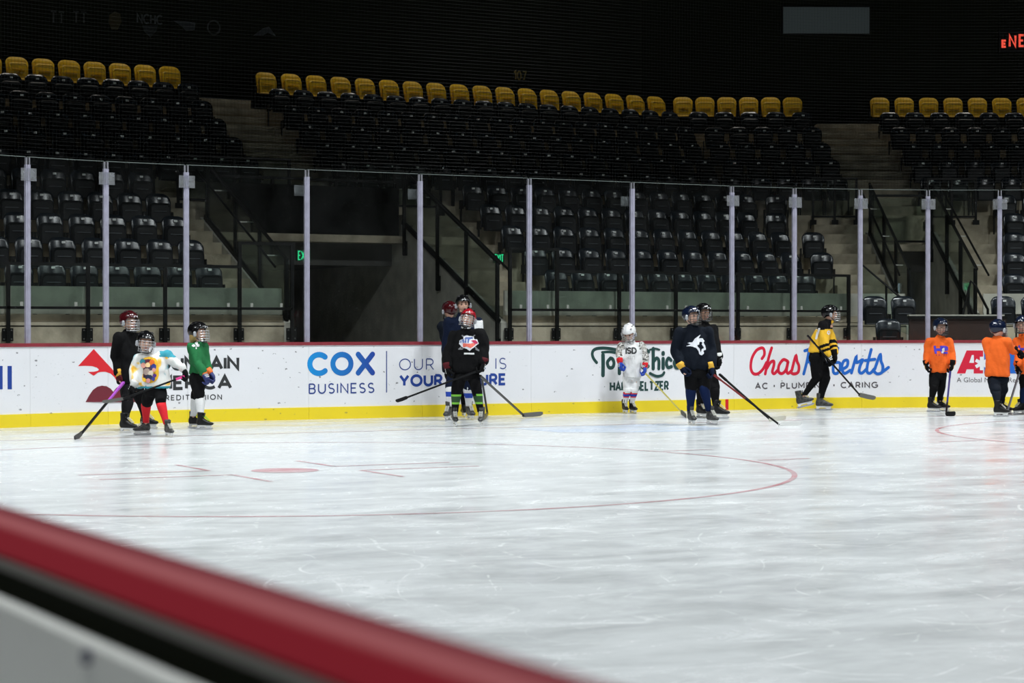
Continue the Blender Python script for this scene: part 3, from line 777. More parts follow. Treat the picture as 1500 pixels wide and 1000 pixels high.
def sloped(F, s, label, side_):
    """glass balustrade that climbs with the stairs beside a tunnel"""
    t = thing('stair_balustrade', F(s, 3.3, zn(3.3)), label, 'railing')
    d0, d1 = 3.28, 7.0; so = s - (.075 if side_ else 0); m_ = MB()
    m_.bar(F(so, d0, zn(d0)), F(so, d1, zn(d1)), .05, .075); m_.build('glass_shoe', BLACK, t)
    m_ = MB(); q = [F(so, d0, zn(d0)), F(so, d1, zn(d1)), F(so, d1, zn(d1) + .92), F(so, d0, zn(d0) + .92)]
    m_.prism([p - (F(.006,0,0)-F(0,0,0)) for p in q], F(.012,0,0) - F(0,0,0)); m_.build('glass_panel', RGLASS, t)
    m_ = MB(); m_.bar(F(so, d0, zn(d0) + .95), F(so, d1, zn(d1) + .95), .04, .04); m_.build('top_rail', BLACK, t)
    for d in (3.32, 4.45, 5.55, 6.9):
        zb = zn(d) - (.55 if side_ else .08); m_ = MB(); m_.box(F(so - .02*side_, d, (zb + zn(d) + .95)/2), (.05, .05, zn(d) + .95 - zb)); m_.build('post', BLACK, t)
        if side_:
            m_ = MB(); m_.box(F(so, d, zb + .12), (.03, .13, .26)); m_.build('bracket', BLACK, t)
    # the stair handrail, carried on brackets on the stair side
    k = .16 if side_ else -.16
    m_ = MB(); m_.tube([F(s + k, d0 + .1, zn(d0 + .1) + .80), F(s + k, d1, zn(d1) + .80)], .02, 8); h_ = m_.build('handrail', BLACK, t)
    for d in (3.8, 5.0, 6.2):
        m_ = MB(); m_.box(F(s + k/2, d, zn(d) + .79), (abs(k), .02, .02)); m_.build('handrail_bracket', CLIP, h_)
sloped(F1, 11.43, 'sloping glass balustrade climbing the stairs on the left side of the wide tunnel', False)
sloped(F1, 15.25, 'sloping glass balustrade with wall brackets on the right side of the wide tunnel', True)
sloped(F2, .5, 'sloping glass balustrade climbing the stairs on the left side of the narrow tunnel', False)
sloped(F2, 1.8, 'sloping glass balustrade with wall brackets on the right side of the narrow tunnel', True)
# guards above the tunnel mouths
def guard(F, s0, s1, label, cover):
    t = thing('tunnel_guard', F((s0+s1)/2, 7.06, 2.93), label, 'railing'); rz = Matrix.Rotation(0 if F is F1 else -PH, 3, 'Z')
    n = 3 if s1 - s0 > 2 else 1
    for k in range(n + 1):
        m_ = MB(); m_.box(F(s0 + (s1-s0)*k/n, 7.08, 3.42), (.05, .05, .98), rz); m_.build('post', BLACK, t)
    m_ = MB(); m_.box(F((s0+s1)/2, 7.08, 3.9), (s1-s0, .05, .045), rz); m_.build('top_rail', BLACK, t)
    for k in range(n):
        a = s0 + (s1-s0)*k/n; b = s0 + (s1-s0)*(k+1)/n
        m_ = MB(); m_.box(F((a+b)/2, 7.08, 3.41), (b-a-.08, .012, .88), rz); m_.build('glass_panel', RGLASS, t)
    if cover:
        m_ = MB(); m_.box(F((s0+s1)/2 - .01, 7.04, 3.36), (s1-s0 + .04, .012, .86), rz); m_.build('black_cover', mat('cover_black', (.0045, .005, .004), .7, spec=.1), t)
    else:
        m_ = MB(); m_.box(F((s0+s1)/2, 7.08, 2.99), (s1-s0, .045, .04), rz); m_.build('bottom_rail', BLACK, t)
guard(F1, 11.50, 15.1, 'guard rail with black cover above the mouth of the wide tunnel', True)
guard(F2, .58, 1.66, 'glass guard rail above the mouth of the narrow tunnel', False)
# glass rail ends in front of the sixth row, either side of the upper stairs
def aisle_rail(F, s0, s1, label):
    t = thing('aisle_railing', F(s0, 7.72, 3.54), label, 'railing'); rz = Matrix.Rotation(0 if F is F1 else -PH, 3, 'Z')
    for s in (s0, (s0+s1)/2, s1):
        m_ = MB(); m_.box(F(s, 7.74, 3.78), (.045, .045, 1.05), rz); m_.build('post', BLACK, t)
        m_ = MB(); m_.box(F(s, 7.70, 3.36), (.13, .02, .18), rz); m_.build('base_plate', BLACK, t)
    m_ = MB(); m_.box(F((s0+s1)/2, 7.74, 4.28), (abs(s1-s0), .05, .045), rz); m_.build('top_rail', BLACK, t)
    m_ = MB(); m_.box(F((s0+s1)/2, 7.74, 3.52), (abs(s1-s0), .045, .04), rz); m_.build('bottom_rail', BLACK, t)
    m_ = MB(); m_.box(F((s0+s1)/2, 7.74, 3.9), (abs(s1-s0) - .06, .012, .7), rz); m_.build('glass_panel', RGLASS, t)
aisle_rail(F1, 11.2, 13.28, 'black glass railing in front of the sixth seat row, left of the upper stairs')
aisle_rail(F1, 14.42, 16.3, 'black glass railing in front of the sixth seat row, right of the upper stairs')
aisle_rail(F2, -.5, .38, 'black glass railing with bolted plates left of the upper right stairs')
aisle_rail(F2, 1.82, 2.8, 'black glass railing with bolted plates right of the upper right stairs')
# handrails of the short stair down to the ice at the right corner
t = thing('stair_handrail', F2(-.45, 3.1, 1.4), 'black sloping handrail on the short stair down beside the narrow tunnel', 'railing')
a, b = F2(-.43, 3.15, 2.45), F2(.43, 2.62, 1.62)
m_ = MB(); m_.tube([a - V((0,0,1.0)), a, b, b - V((0,0,.6))], .024, 8); m_.build('rail', BLACK, t)
m_ = MB(); m_.tube([a.lerp(b, .5) - V((0,0,1.0)), a.lerp(b, .5)], .02, 8); m_.build('post', BLACK, t)
m_ = MB(); q = [a, b, b - V((0,0,.5)), a - V((0,0,.95))]; m_.prism(q, V((.01, 0, 0))); m_.build('glass_panel', RGLASS, t)
t = thing('steel_barrier', F2(1.35, 2.6, 0), 'black tubular barrier standing in front of the narrow tunnel wall', 'barrier')
q = [F2(1.12, 2.4, .9), F2(1.36, 2.4, 1.95), F2(1.40, 2.4, 2.1), F2(1.48, 2.4, 2.02), F2(1.70, 2.4, 1.6), F2(1.70, 2.4, 1.0)]
m_ = MB(); m_.tube(q, .024, 8); m_.build('frame', BLACK, t)
m_ = MB(); m_.tube([F2(1.36, 2.4, .9), F2(1.36, 2.4, 2.0)], .022, 8); m_.tube([F2(1.36, 2.4, 1.7), F2(1.66, 2.4, .95)], .022, 8); m_.build('brace', BLACK, t)

# ---- signs
def sign_text(text, F, s0, s1, d, z0, z1, th, m, parent, name='lettering', space=.3):
    pls, wd = layout(text, space); su = (s1 - s0 - th)/wd; sv = z1 - z0 - th; mb = MB()
    for pl_ in pls: ribbon(mb, [(s0 + th/2 + a*su, z0 + th/2 + b*sv) for a, b in pl_], th, lambda u, v: F(u, d, v))
    return mb.build(name, m, parent, fix=False)
EXG = emat('exit_green', (.02, .75, .28), .9); EXD = mat('exit_dark', (.006, .05, .02), .5)
def exit_sign(F, s0, s1, d, z0, z1, label):
    t = thing('exit_sign', F((s0+s1)/2, d, z0), label, 'sign'); rz = Matrix.Rotation(0 if F is F1 else -PH, 3, 'Z')
    m_ = MB(); m_.box(F((s0+s1)/2, d + .03, (z0+z1)/2), (s1-s0, .05, z1-z0), rz); m_.build('housing', EXD, t)
    sign_text('EXIT', F, s0 + .012, s1 - .012, d + .003, z0 + .015, z1 - .015, .017, EXG, t)
p0, p1 = atY(435.5, 382, 3.9), atY(455, 366, 3.9)
exit_sign(F1, p0.x, p1.x, 3.9, p0.z, p1.z, 'green lit exit sign inside the left edge of the wide tunnel')
p0, p1 = atY(724, 385, 5.0), atY(739, 371, 5.0)  # lit sign standing in for an exit sign's reflection in the glass
exit_sign(F1, p0.x, p1.x, 5.0, p0.z, p1.z, 'dim green reflection of an exit sign beside the stairs right of the wide tunnel')
exit_sign(F2, .72, .90, 7.9, 2.02, 2.2, 'green exit sign hanging in the narrow right tunnel')
t = thing('tunnel_light', F2(1.0, 8.2, 2.1), 'small round lamp glowing in the narrow right tunnel', 'lamp')
m_ = MB(); m_.cap(F2(.98, 8.2, 2.14), F2(1.06, 8.2, 2.14), .04); m_.build('lens', emat('lamp_white', (.9, .9, .8), .5), t)
t = thing('tunnel_door', F2(1.6, 9.5, 0), 'dark door edge with a bright strip of light in the narrow right tunnel', 'door')
m_ = MB(); m_.box(F2(1.58, 9.5, 1.1), (.05, .6, 2.2), Matrix.Rotation(-PH, 3, 'Z')); m_.build('door_leaf', DARK, t)
q0 = F2(1.52, 9.17, 1.5)
m_ = MB(); m_.box(F2(1.54, 9.17, 1.78), (.035, .02, .85), Matrix.Rotation(-PH, 3, 'Z')); m_.build('light_gap', emat('light_strip', (.55, .72, .9), .55), t)
GOLD = mat('paint_gold', (.30, .21, .04), .6); DIM = mat('paint_dim', (.05, .06, .06), .7)
p0, p1 = atY(752, 117, 14.19), atY(771.5, 104, 14.19)
t = thing('section_number', (p0.x, 14.19, p0.z), 'gold painted section number 107 on the dark wall above the middle block', 'sign')
sign_text('107', F1, p0.x, p1.x, 14.19, p0.z, p1.z, .035, GOLD, t)
def px1(x, y): p = atY(x, y, 14.19); return p.x, p.z
t = thing('wall_emblem', atY(219, 36, 14.19), 'dim painted shield emblem with capital letters on the dark wall at upper left', 'sign')
(a0, b0), (a1, b1) = px1(200, 34), px1(238.5, 22)
sign_text('NCHC', F1, a0, a1, 14.185, b0, b1, .035, DIM, t)
m_ = MB(); m_.add([F1(*(lambda q: (q[0], 14.186, q[1]))(px1(x, y))) for x, y in ((208,37),(231,37),(229,46),(220,55),(211,46))], [(0,1,2,3,4)]); m_.build('shield', mat('paint_dimmer', (.018, .024, .024), .7), t)
def emblem(label, pts, m):
    c = atY(*pts[0], 14.19); mb = MB(); mb.prism([F1(*(lambda q: (q[0], 14.192, q[1]))(px1(x, y))) for x, y in pts], (0, -.008, 0))
    tag(mb.build('wall_emblem', m), label, 'sign')
emblem('dim gold flame-shaped emblem on the dark wall left of the shield', [(160,22),(168,17),(176,20),(178,32),(172,44),(163,43),(159,33)], mat('paint_gold_dim', (.045, .034, .004), .7))
emblem('dim grey bird-head emblem on the dark wall right of the shield', [(253,30),(270,31),(286,33),(285,44),(272,45),(265,38)], mat('paint_dim2', (.03, .036, .04), .7))
emblem('dim grey peaked emblem on the dark wall, last emblem to the right', [(371,52),(386,41),(394,39),(404,53),(392,48),(385,52)], mat('paint_dim2', (.03, .036, .04), .7))
for x0, lab in ((73, 'dim square letter emblem on the dark wall, first emblem from the left'), (106, 'dim square letter emblem on the dark wall, second emblem from the left'), (303, 'dim ring-shaped letter emblem on the dark wall between two grey emblems')):
    (a0, b0), (a1, b1) = px1(x0, 51 if x0 == 303 else 34), px1(x0 + (20 if x0 == 303 else 22), 30 if x0 == 303 else 17)
    t = thing('wall_emblem', (a0, 14.19, b0), lab, 'sign'); sign_text('O' if x0 == 303 else 'TT', F1, a0, a1, 14.185, b0, b1, .035, mat('paint_dim3', (.022, .027, .022), .7), t)
def at2(x, y, d): r = ray(x, y); P = CAM + r*((d - (CAM - B0).dot(N2)) / r.dot(N2)); return (P - B0).dot(E2), P.z
(a0, b0), (a1, b1) = at2(1147, 49, 14.1), at2(1273, 11, 14.1)
t = thing('wall_screen', F2((a0+a1)/2, 14.1, b0), 'blank grey rectangular screen on the dark wall at upper right', 'screen')
m_ = MB(); m_.box(F2((a0+a1)/2, 14.12, (b0+b1)/2), (a1-a0 + .04, .08, b1-b0 + .04), Matrix.Rotation(-PH, 3, 'Z')); m_.build('housing', BLACK, t)
m_ = MB(); m_.box(F2((a0+a1)/2, 14.07, (b0+b1)/2), (a1-a0, .02, b1-b0), Matrix.Rotation(-PH, 3, 'Z')); m_.build('display', emat('screen_grey', (.55, .72, .74), .024), t)
(a0, b0), (a1, b1) = at2(1467, 70, 14.1), at2(1500, 50, 14.1)
t = thing('led_sign', F2(a0, 14.1, b0), 'red glowing letters of a lit sign cut by the upper right edge', 'sign')
REDL = emat('led_red', (1.0, .10, .06), .9)
m_ = MB(); m_.box(F2(a0 + .9, 14.14, (b0+b1)/2), (1.9, .06, .5), Matrix.Rotation(-PH, 3, 'Z')); m_.build('housing', BLACK, t)
w_ = (a1 - a0)/1.0
for k, (ch, x0, x1, y0, y1) in enumerate((('E', 1467, 1475, 58, 70), ('N', 1477.5, 1489, 50.5, 69.5), ('E', 1492, 1501, 50, 69), ('R', 1504, 1514, 50, 69), ('G', 1517, 1528, 50, 69))):
    (a0, b0), (a1, b1) = at2(x0, y1, 14.09), at2(x1, y0, 14.09); sign_text(ch, F2, a0, a1, 14.09, b0, b1, .05, REDL, t)
t = thing('speaker_box', atY(315, 300, 7.6), 'small black box on a stem above the left stairs', 'loudspeaker')
p0 = atY(313.6, 304, 7.3)
m_ = MB(); m_.box(p0, (.16, .1, .23)); m_.build('box', BLACK, t)
m_ = MB(); m_.tube([p0, p0 + V((0,0,.5))], .03, 8); m_.build('stem', BLACK, t)
# ================================================================ the players
UP = V((0,0,1))
def dirv(yaw): a = math.radians(yaw); return IMR*math.sin(a) - IMF*math.cos(a)     # 0 faces the viewer, 90 the right
def latv(yaw): a = math.radians(yaw); return IMR*math.cos(a) + IMF*math.sin(a)
def remesh(mb, vox, it=3):
    me = mb.mesh('tmp', SKIN)
    bm = bmesh.new(); bm.from_mesh(me); bmesh.ops.recalc_face_normals(bm, faces=bm.faces); bm.to_mesh(me); bm.free()
    o = bpy.data.objects.new('tmp', me); col.objects.link(o)
    md = o.modifiers.new('r', 'REMESH'); md.mode = 'VOXEL'; md.voxel_size = vox; md.use_smooth_shade = True
    if it:
        sm = o.modifiers.new('s', 'SMOOTH'); sm.factor = .5; sm.iterations = it
    bpy.context.view_layer.update()
    out = bpy.data.meshes.new_from_object(o.evaluated_get(bpy.context.evaluated_depsgraph_get()))
    bpy.data.objects.remove(o); bpy.data.meshes.remove(me)
    return out
def wrinkle(me, amp, sc, stretch=(1, 1, .45)):
    co = [v.co.copy() for v in me.vertices]; nn = [v.normal.copy() for v in me.vertices]
    for v, c, n in zip(me.vertices, co, nn):
        q = V((c.x*stretch[0], c.y*stretch[1], c.z*stretch[2]))*sc
        v.co = c + n*amp*(mnoise.noise(q) + .5*mnoise.noise(q*2.3))
def finish(me, name, mats, parent, zone=None):
    o = parent_origin(parent)
    me.materials.clear()
    for m in mats: me.materials.append(m)
    if zone:
        me.polygons.foreach_set('material_index', [zone(p.center) for p in me.polygons])
    else:
        me.polygons.foreach_set('material_index', [0]*len(me.polygons))
    me.polygons.foreach_set('use_smooth', [True]*len(me.polygons))
    me.transform(Matrix.Translation(-o)); me.update()
    me.name = name
    return link(name, me, parent)
SKIN = mat('skin', (.62, .36, .26), .5, var=.05); SKIN2 = mat('skin_tan', (.42, .22, .14), .5)
EYE = mat('eye_dark', (.03, .02, .015), .3); LIP = mat('lips', (.45, .16, .13), .5); BROW = mat('brow', (.10, .06, .035), .8)
BLK = None
CB = mat('cloth_black', (.0035, .0035, .004), .9, spec=.15, bump=.3, bscale=40); CN = mat('cloth_navy', (.004, .008, .024), .9, spec=.15, bump=.3, bscale=40)
CN2 = mat('cloth_dark_navy', (.004, .0065, .012), .9, spec=.15, bump=.3, bscale=40); CW = mat('cloth_white', (.74, .74, .74), .85, bump=.3, bscale=40)
CG = mat('cloth_green', (.004, .14, .036), .85, bump=.3, bscale=40); CO = mat('cloth_orange', (.80, .12, .006), .9, bump=.3, bscale=40)
CY_ = mat('cloth_yellow', (.78, .45, .02), .85, bump=.3, bscale=40); CR = mat('cloth_red', (.62, .006, .015), .85, bump=.3, bscale=40)
CBL = mat('cloth_blue', (.015, .06, .42), .85); CLIME = mat('cloth_lime', (.20, .55, .05), .8); CMAR = mat('cloth_maroon', (.07, .004, .008), .7, spec=.2)
CGOLD = mat('cloth_gold', (.70, .38, .03), .7); CORG = mat('glove_orange', (.75, .16, .02), .6); CNAVYSOCK = mat('sock_navy', (.004, .012, .05), .85, spec=.15)
HB = mat('helmet_black', (.003, .003, .0035), .2, spec=.45); HN = mat('helmet_navy', (.004, .008, .024), .2, spec=.45); HM = mat('helmet_maroon', (.045, .003, .005), .2, spec=.45)
HR = mat('helmet_red', (.30, .006, .014), .2, spec=.6); HW = mat('helmet_white', (.80, .80, .80), .25, spec=.5)
WIRE = mat('cage_wire', (.45, .45, .46), .35, .6); WIREB = mat('cage_dark', (.03, .03, .03), .4); LACE = mat('lace', (.65, .64, .58), .8); SOLE = mat('holder_white', (.75, .75, .74), .4)
BOOT = mat('boot_black', (.005, .005, .005), .45, spec=.3); BOOTG = mat('boot_grey', (.07, .07, .065), .5, c2=(.010, .010, .010), vscale=30)
HAIRB = mat('hair_blond', (.42, .28, .10), .6); HAIRD = mat('hair_brown', (.045, .025, .014), .6)
def tiedye():
    m = bpy.data.materials.new('cloth_tie_dye'); m.use_nodes = True; nt = m.node_tree
    nt.nodes['Principled BSDF'].inputs['Roughness'].default_value = .85
    r = nt.nodes.new('ShaderNodeValToRGB'); e = r.color_ramp.elements
    e[0].position = .31; e[0].color = (.03, .34, .42, 1); e[1].position = .69; e[1].color = (.80, .36, .02, 1)
    for p_, c in ((.40, (.70, .72, .70, 1)), (.60, (.74, .72, .68, 1)), (.645, (.82, .55, .10, 1))): q = e.new(p_); q.color = c
    nt.links.new(noise_n(nt, mapping(nt, (1,1,1)), 5.5, 2, .5, .6), r.inputs[0]); nt.links.new(r.outputs[0], nt.nodes['Principled BSDF'].inputs['Base Color'])
    return m
def camo():
    m = bpy.data.materials.new('cloth_camo'); m.use_nodes = True; nt = m.node_tree
    nt.nodes['Principled BSDF'].inputs['Roughness'].default_value = .85
    r = nt.nodes.new('ShaderNodeValToRGB'); r.color_ramp.interpolation = 'CONSTANT'; e = r.color_ramp.elements
    e[0].position = 0; e[0].color = (.05, .05, .05, 1); e[1].position = .45; e[1].color = (.62, .60, .56, 1)
    q = e.new(.52); q.color = (.22, .20, .17, 1); q = e.new(.58); q.color = (.70, .70, .68, 1)
    nt.links.new(noise_n(nt, mapping(nt, (1,1,1)), 38, 2, .5), r.inputs[0]); nt.links.new(r.outputs[0], nt.nodes['Principled BSDF'].inputs['Base Color'])
    return m
TIE = tiedye(); CAMO = camo()
def ellipse(c, a, b, wa, wb, n=20, p=2.4):
    out = []
    for k in range(n):
        t = 2*math.pi*k/n; ct, st = math.cos(t), math.sin(t)
        out.append(c + a*wa*math.copysign(abs(ct)**(2/p), ct) + b*wb*math.copysign(abs(st)**(2/p), st))
    return out
def head_mesh(mb, C, R, k):
    """head with brow, eye sockets, nose, mouth, chin and ears; R columns = lateral, forward, up"""
    nu, nv = 28, 20; vs = []; fs = []
    for j in range(nv + 1):
        el = -math.pi/2 + math.pi*j/nv
        for i in range(nu):
            az = 2*math.pi*i/nu
            x = math.cos(el)*math.sin(az); y = math.cos(el)*math.cos(az); z = math.sin(el)
            px, py, pz = x*.074, y*.094, z*.112
            if z < 0: px *= 1 + .26*z; py *= 1 + .10*z                      # jaw narrows
            if y > .2:
                f = (y - .2)/.8
                nose = math.exp(-(px/.013)**2)*math.exp(-((pz + .022)/.020)**2); py += .024*nose*f
                brow = math.exp(-((pz - .022)/.010)**2)*math.exp(-(px/.05)**2); py += .006*brow*f
                for s in (-1, 1): py -= .010*f*math.exp(-((px - s*.030)/.014)**2 - ((pz - .004)/.010)**2)
                py += .006*f*math.exp(-(px/.02)**2 - ((pz + .058)/.007)**2); py -= .004*f*math.exp(-(px/.02)**2 - ((pz + .072)/.006)**2)
                py += .012*f*math.exp(-(px/.025)**2 - ((pz + .098)/.014)**2)
            vs.append(C + R @ V((px*k, py*k, pz*k)))
    for j in range(nv):
        for i in range(nu): fs.append((j*nu+i, j*nu+(i+1) % nu, (j+1)*nu+(i+1) % nu, (j+1)*nu+i))
    mb.add(vs, fs)
    for s in (-1, 1): mb.cap(C + R @ V((s*.076*k, -.005*k, -.018*k)), C + R @ V((s*.080*k, -.012*k, .018*k)), .014*k, .017*k, 8)
def helmet(t, C, R, k, m, acc, cage, logo=True):
    """ribbed two-piece shell with brim, vents, ear pieces, cage or visor and chin cup"""
    O = C + R @ V((0, -.006*k, .030*k))
    def edge(az):          # lower edge height by azimuth (0 = forward)
        a = abs(az)
        if a < .95: return .022
        if a < 1.35: return .022 - (a - .95)/.4*.085
        if a < 2.0: return -.063
        return -.063 - .022*min(1, (a - 2.0)/.6)
    nu, nt_ = 40, 12
    def shell(off):
        rr = []
        for j in range(nt_ + 1):
            ring = []
            for i in range(nu):
                az = -math.pi + 2*math.pi*i/nu
                z0 = edge(az)/.112; z0 = max(-.9, min(.9, z0)); e0 = math.asin(z0); el = e0 + (math.pi/2 - .02 - e0)*j/nt_
                rib = .004*math.cos(az*2)*math.cos(el) + (.006 if abs(math.sin(az))*math.cos(el) < .16 and el > .25 else 0) + (.004 if .45 < abs(math.sin(az))*math.cos(el) < .62 and el > .3 else 0)
                rx, ry, rz = .110 + off + rib, .132 + off + rib, .112 + off + rib
                ring.append(O + R @ V((math.cos(el)*math.sin(az)*rx*k, math.cos(el)*math.cos(az)*ry*k, math.sin(el)*rz*k)))
            rr.append(ring)
        return rr
    out = shell(0); inn = shell(-.012); mb = MB(); mb.rings(out + inn[::-1], cap=False)
    n = nu; last = len(out)*2 - 1
    mb.f += [(k_, (k_+1) % n, last*n + (k_+1) % n, last*n + k_) for k_ in range(n)]; mb.m += [0]*n
    mb.f.append(tuple(range((nt_)*n, (nt_+1)*n))); mb.m.append(0)
    h = mb.build('helmet', m, t, smooth=True)
    P = lambda x, y, z: C + R @ V((x*k, y*k, z*k))
    mb = MB()
    for s in (-1, 1):
        for q in range(3): mb.bar(P(s*.058, .075 - .055*q, .120 + .012*(1 if q == 1 else 0)), P(s*.070, .055 - .055*q, .112 + .012*(1 if q == 1 else 0)), .020*k, .006*k)
    mb.build('vents', acc, h)
    for s in (-1, 1):
        mb = MB(); mb.cap(P(s*.102, .012, -.030), P(s*.102, .012, .000), .022*k, .022*k, 8); mb.build('ear_guard', mat('ear_clear', (.35, .36, .38), .2), h)
    if logo: mb = MB(); mb.bar(P(-.030, .124, .068), P(.030, .124, .068), .004*k, .018*k); mb.build('brow_label', mat('label_white', (.75, .75, .75), .5), h)
    mb = MB()
    mb.tube([P(-.085, .02, -.06), P(-.06, .07, -.112), P(0, .092, -.122), P(.06, .07, -.112), P(.085, .02, -.06)], .008*k, 6)
    mb.cap(P(-.022, .094, -.112), P(.022, .094, -.112), .018*k, .018*k, 8); mb.build('chin_cup', WIREB, h)
    if cage:
        mb = MB(); r = .0030*k
        def arc_pt(az, z):
            bul = .118 + .014*math.cos((z + .04)/.09*1.3); return P(math.sin(az)*.100, .02 + math.cos(az)*bul, z)
        for z in (.022, -.012, -.045, -.078, -.105): mb.tube([arc_pt(a, z) for a in np.linspace(-1.25, 1.25, 11)], r, 5)
        for a in np.linspace(-1.2, 1.2, 7): mb.tube([arc_pt(a, z) for z in (.03, -.01, -.05, -.085, -.108)], r, 5)
        mb.build('cage', cage, h)
    return h
def glove(t, W, G, palm, k, main, cuff, fing):
    d = (G - W)
    if d.length < .03: d = V((0,0,-1))
    d.normalize(); pm = (palm - d*palm.dot(d))
    if pm.length < .05: pm = IMF - d*IMF.dot(d)
    pm.normalize(); lt = d.cross(pm)
    L = lambda a, b, c: W + d*a*k + lt*b*k + pm*c*k
    mb = MB()
    mb.rings([ellipse(L(a, 0, c), lt, pm, wa*k, wb*k, 12, 3) for a, wa, wb, c in ((.025, .046, .034, 0), (.06, .050, .032, 0), (.10, .052, .030, .004), (.128, .046, .026, .012))])
    for i, b in enumerate((-.036, -.012, .012, .036)):
        ln = (.9, 1.05, 1.0, .85)[i]
        p0, p1, p2, p3 = L(.115, b, .004), L(.115 + .040*ln, b, .022), L(.125 + .040*ln, b, .056), L(.100 + .018*ln, b, .078)
        for a_, b_ in ((p0, p1), (p1, p2), (p2, p3)): mb.cap(a_, b_, .0135*k, .0125*k, 7)
    for a_, b_ in ((L(.05, .045, .012), L(.085, .064, .030)), (L(.085, .064, .030), L(.118, .050, .058))): mb.cap(a_, b_, .0155*k, .014*k, 7)
    g = mb.build('glove', main, t, smooth=True)
    mb = MB(); mb.rings([ellipse(L(a, 0, 0), lt, pm, wa*k, wa*.92*k, 14, 2.4) for a, wa in ((-.055, .060), (-.02, .060), (.02, .052), (.035, .046))]); mb.build('cuff', cuff, g, smooth=True)
    mb = MB()
    for a in (.045, .07, .095): mb.rings([ellipse(L(a - .009, 0, -.034), lt, d, .040*k, .006*k, 8), ellipse(L(a - .009, 0, -.026), lt, d, .046*k, .010*k, 8)])
    mb.build('back_rolls', fing, g)
def skate(t, G, yaw, k, boot, lace, pitch=0.0, lift=0.0):
    f = dirv(yaw); lt = latv(yaw)
    if pitch:
        Rm = Matrix.Rotation(math.radians(pitch), 3, lt); f2 = Rm @ f; u2 = Rm @ UP
    else: f2, u2 = f, UP
    base = G + UP*lift
    Q = lambda a, b, c: base + f2*a*k + lt*b*k + u2*c*k
    mb = MB()
    mb.rings([[Q(a, w_*math.cos(q), (z0+z1)/2 + (z1-z0)/2*math.sin(q)) for q in [2*math.pi*i/12 for i in range(12)]] for a, w_, z0, z1 in
        ((-.088, .018, .085, .14), (-.075, .034, .068, .18), (-.03, .040, .064, .20), (.03, .039, .064, .185), (.08, .042, .064, .150), (.13, .042, .066, .128), (.168, .034, .070, .116), (.190, .012, .080, .104))])
    mb.tube([Q(-.02, 0, .12), Q(-.026, 0, .20), Q(-.022, 0, .275)], [.044*k, .050*k, .055*k], 12)
    b = finish(remesh(mb, .011, 2), 'skate', [boot], t)
    mb = MB(); sd = [(-.082,.070),(-.074,.030),(-.045,.026),(-.03,.046),(.06,.046),(.085,.026),(.145,.028),(.160,.074)]
    mb.prism([Q(a, -.013, c) for a, c in sd], lt*.026*k); mb.build('blade_holder', SOLE, b)
    mb = MB(); sd = [(-.105,.030),(-.100,.010),(-.085,.0),(.150,.0),(.178,.014),(.182,.032)]
    mb.prism([Q(a, -.003, c) for a, c in sd], lt*.006*k); mb.build('runner', STEEL, b)
    mb = MB()
    for i in range(6):
        q = i/5; a = .105 - .080*q; c = .143 + .075*q
        mb.bar(Q(a, -.026, c - .004), Q(a + .012, .026, c + .006), .010*k, .008*k); mb.bar(Q(a + .012, -.026, c + .006), Q(a, .026, c - .004), .010*k, .008*k)
    mb.build('laces', lace, b)
    mb = MB(); mb.rings([[Q(.022 + .016*c, s, .19 + .075*c) for s in (-.028, .028)] + [Q(.036 + .016*c, s, .19 + .075*c) for s in (.028, -.028)] for c in (0, .5, 1)]); mb.build('tongue', boot, b)
    return b
def decal(jmesh_world, C, lat, fwd, inside, half, m, parent, name='jersey_print', cell=.0055, lift=.0035):
    """print pressed onto the cloth: small quads where inside(u, v), laid on the mesh by ray casting"""
    bv, mb = jmesh_world, MB(); nu, nv = int(2*half[0]/cell), int(2*half[1]/cell); grid = {}
    def pt(i, j):
        if (i, j) not in grid:
            u = -half[0] + i*cell; v = -half[1] + j*cell
            hit = bv.ray_cast(C + lat*u + UP*v + fwd*.7, -fwd, 1.4); grid[(i, j)] = None if hit[0] is None else hit[0] - (hit[1] if hit[1].dot(fwd) < 0 else -hit[1])*lift
        return grid[(i, j)]
    for i in range(nu):
        for j in range(nv):
            if inside(-half[0] + (i+.5)*cell, -half[1] + (j+.5)*cell):
                q = [pt(i, j), pt(i+1, j), pt(i+1, j+1), pt(i, j+1)]
                if all(x is not None for x in q) and max((q[0]-q[2]).length, (q[1]-q[3]).length) < cell*5: mb.add(q, [(0,1,2,3)])
    if mb.f: return mb.build(name, m, parent, fix=False)
def in_poly(poly):
    def f(u, v):
        c = False; n = len(poly)
        for i in range(n):
            (x0, y0), (x1, y1) = poly[i], poly[i-1]
            if (y0 > v) != (y1 > v) and u < (x1-x0)*(v-y0)/(y1-y0) + x0: c = not c
        return c
    return f
def in_strokes(pls, th):
    sg = [(V(a), V(b)) for pl in pls for a, b in zip(pl[:-1], pl[1:])]
    def f(u, v):
        p = V((u, v))
        for a, b in sg:
            d = b - a; t_ = max(0, min(1, (p - a).dot(d)/max(1e-9, d.dot(d))))
            if (a + d*t_ - p).length < th/2: return True
        return False
    return f
def text_in(txt, wd, ht, th):
    pls, w0 = layout(txt, .3); return in_strokes([[((a/w0 - .5)*(wd - th), (b - .5)*(ht - th)) for a, b in pl] for pl in pls], th)
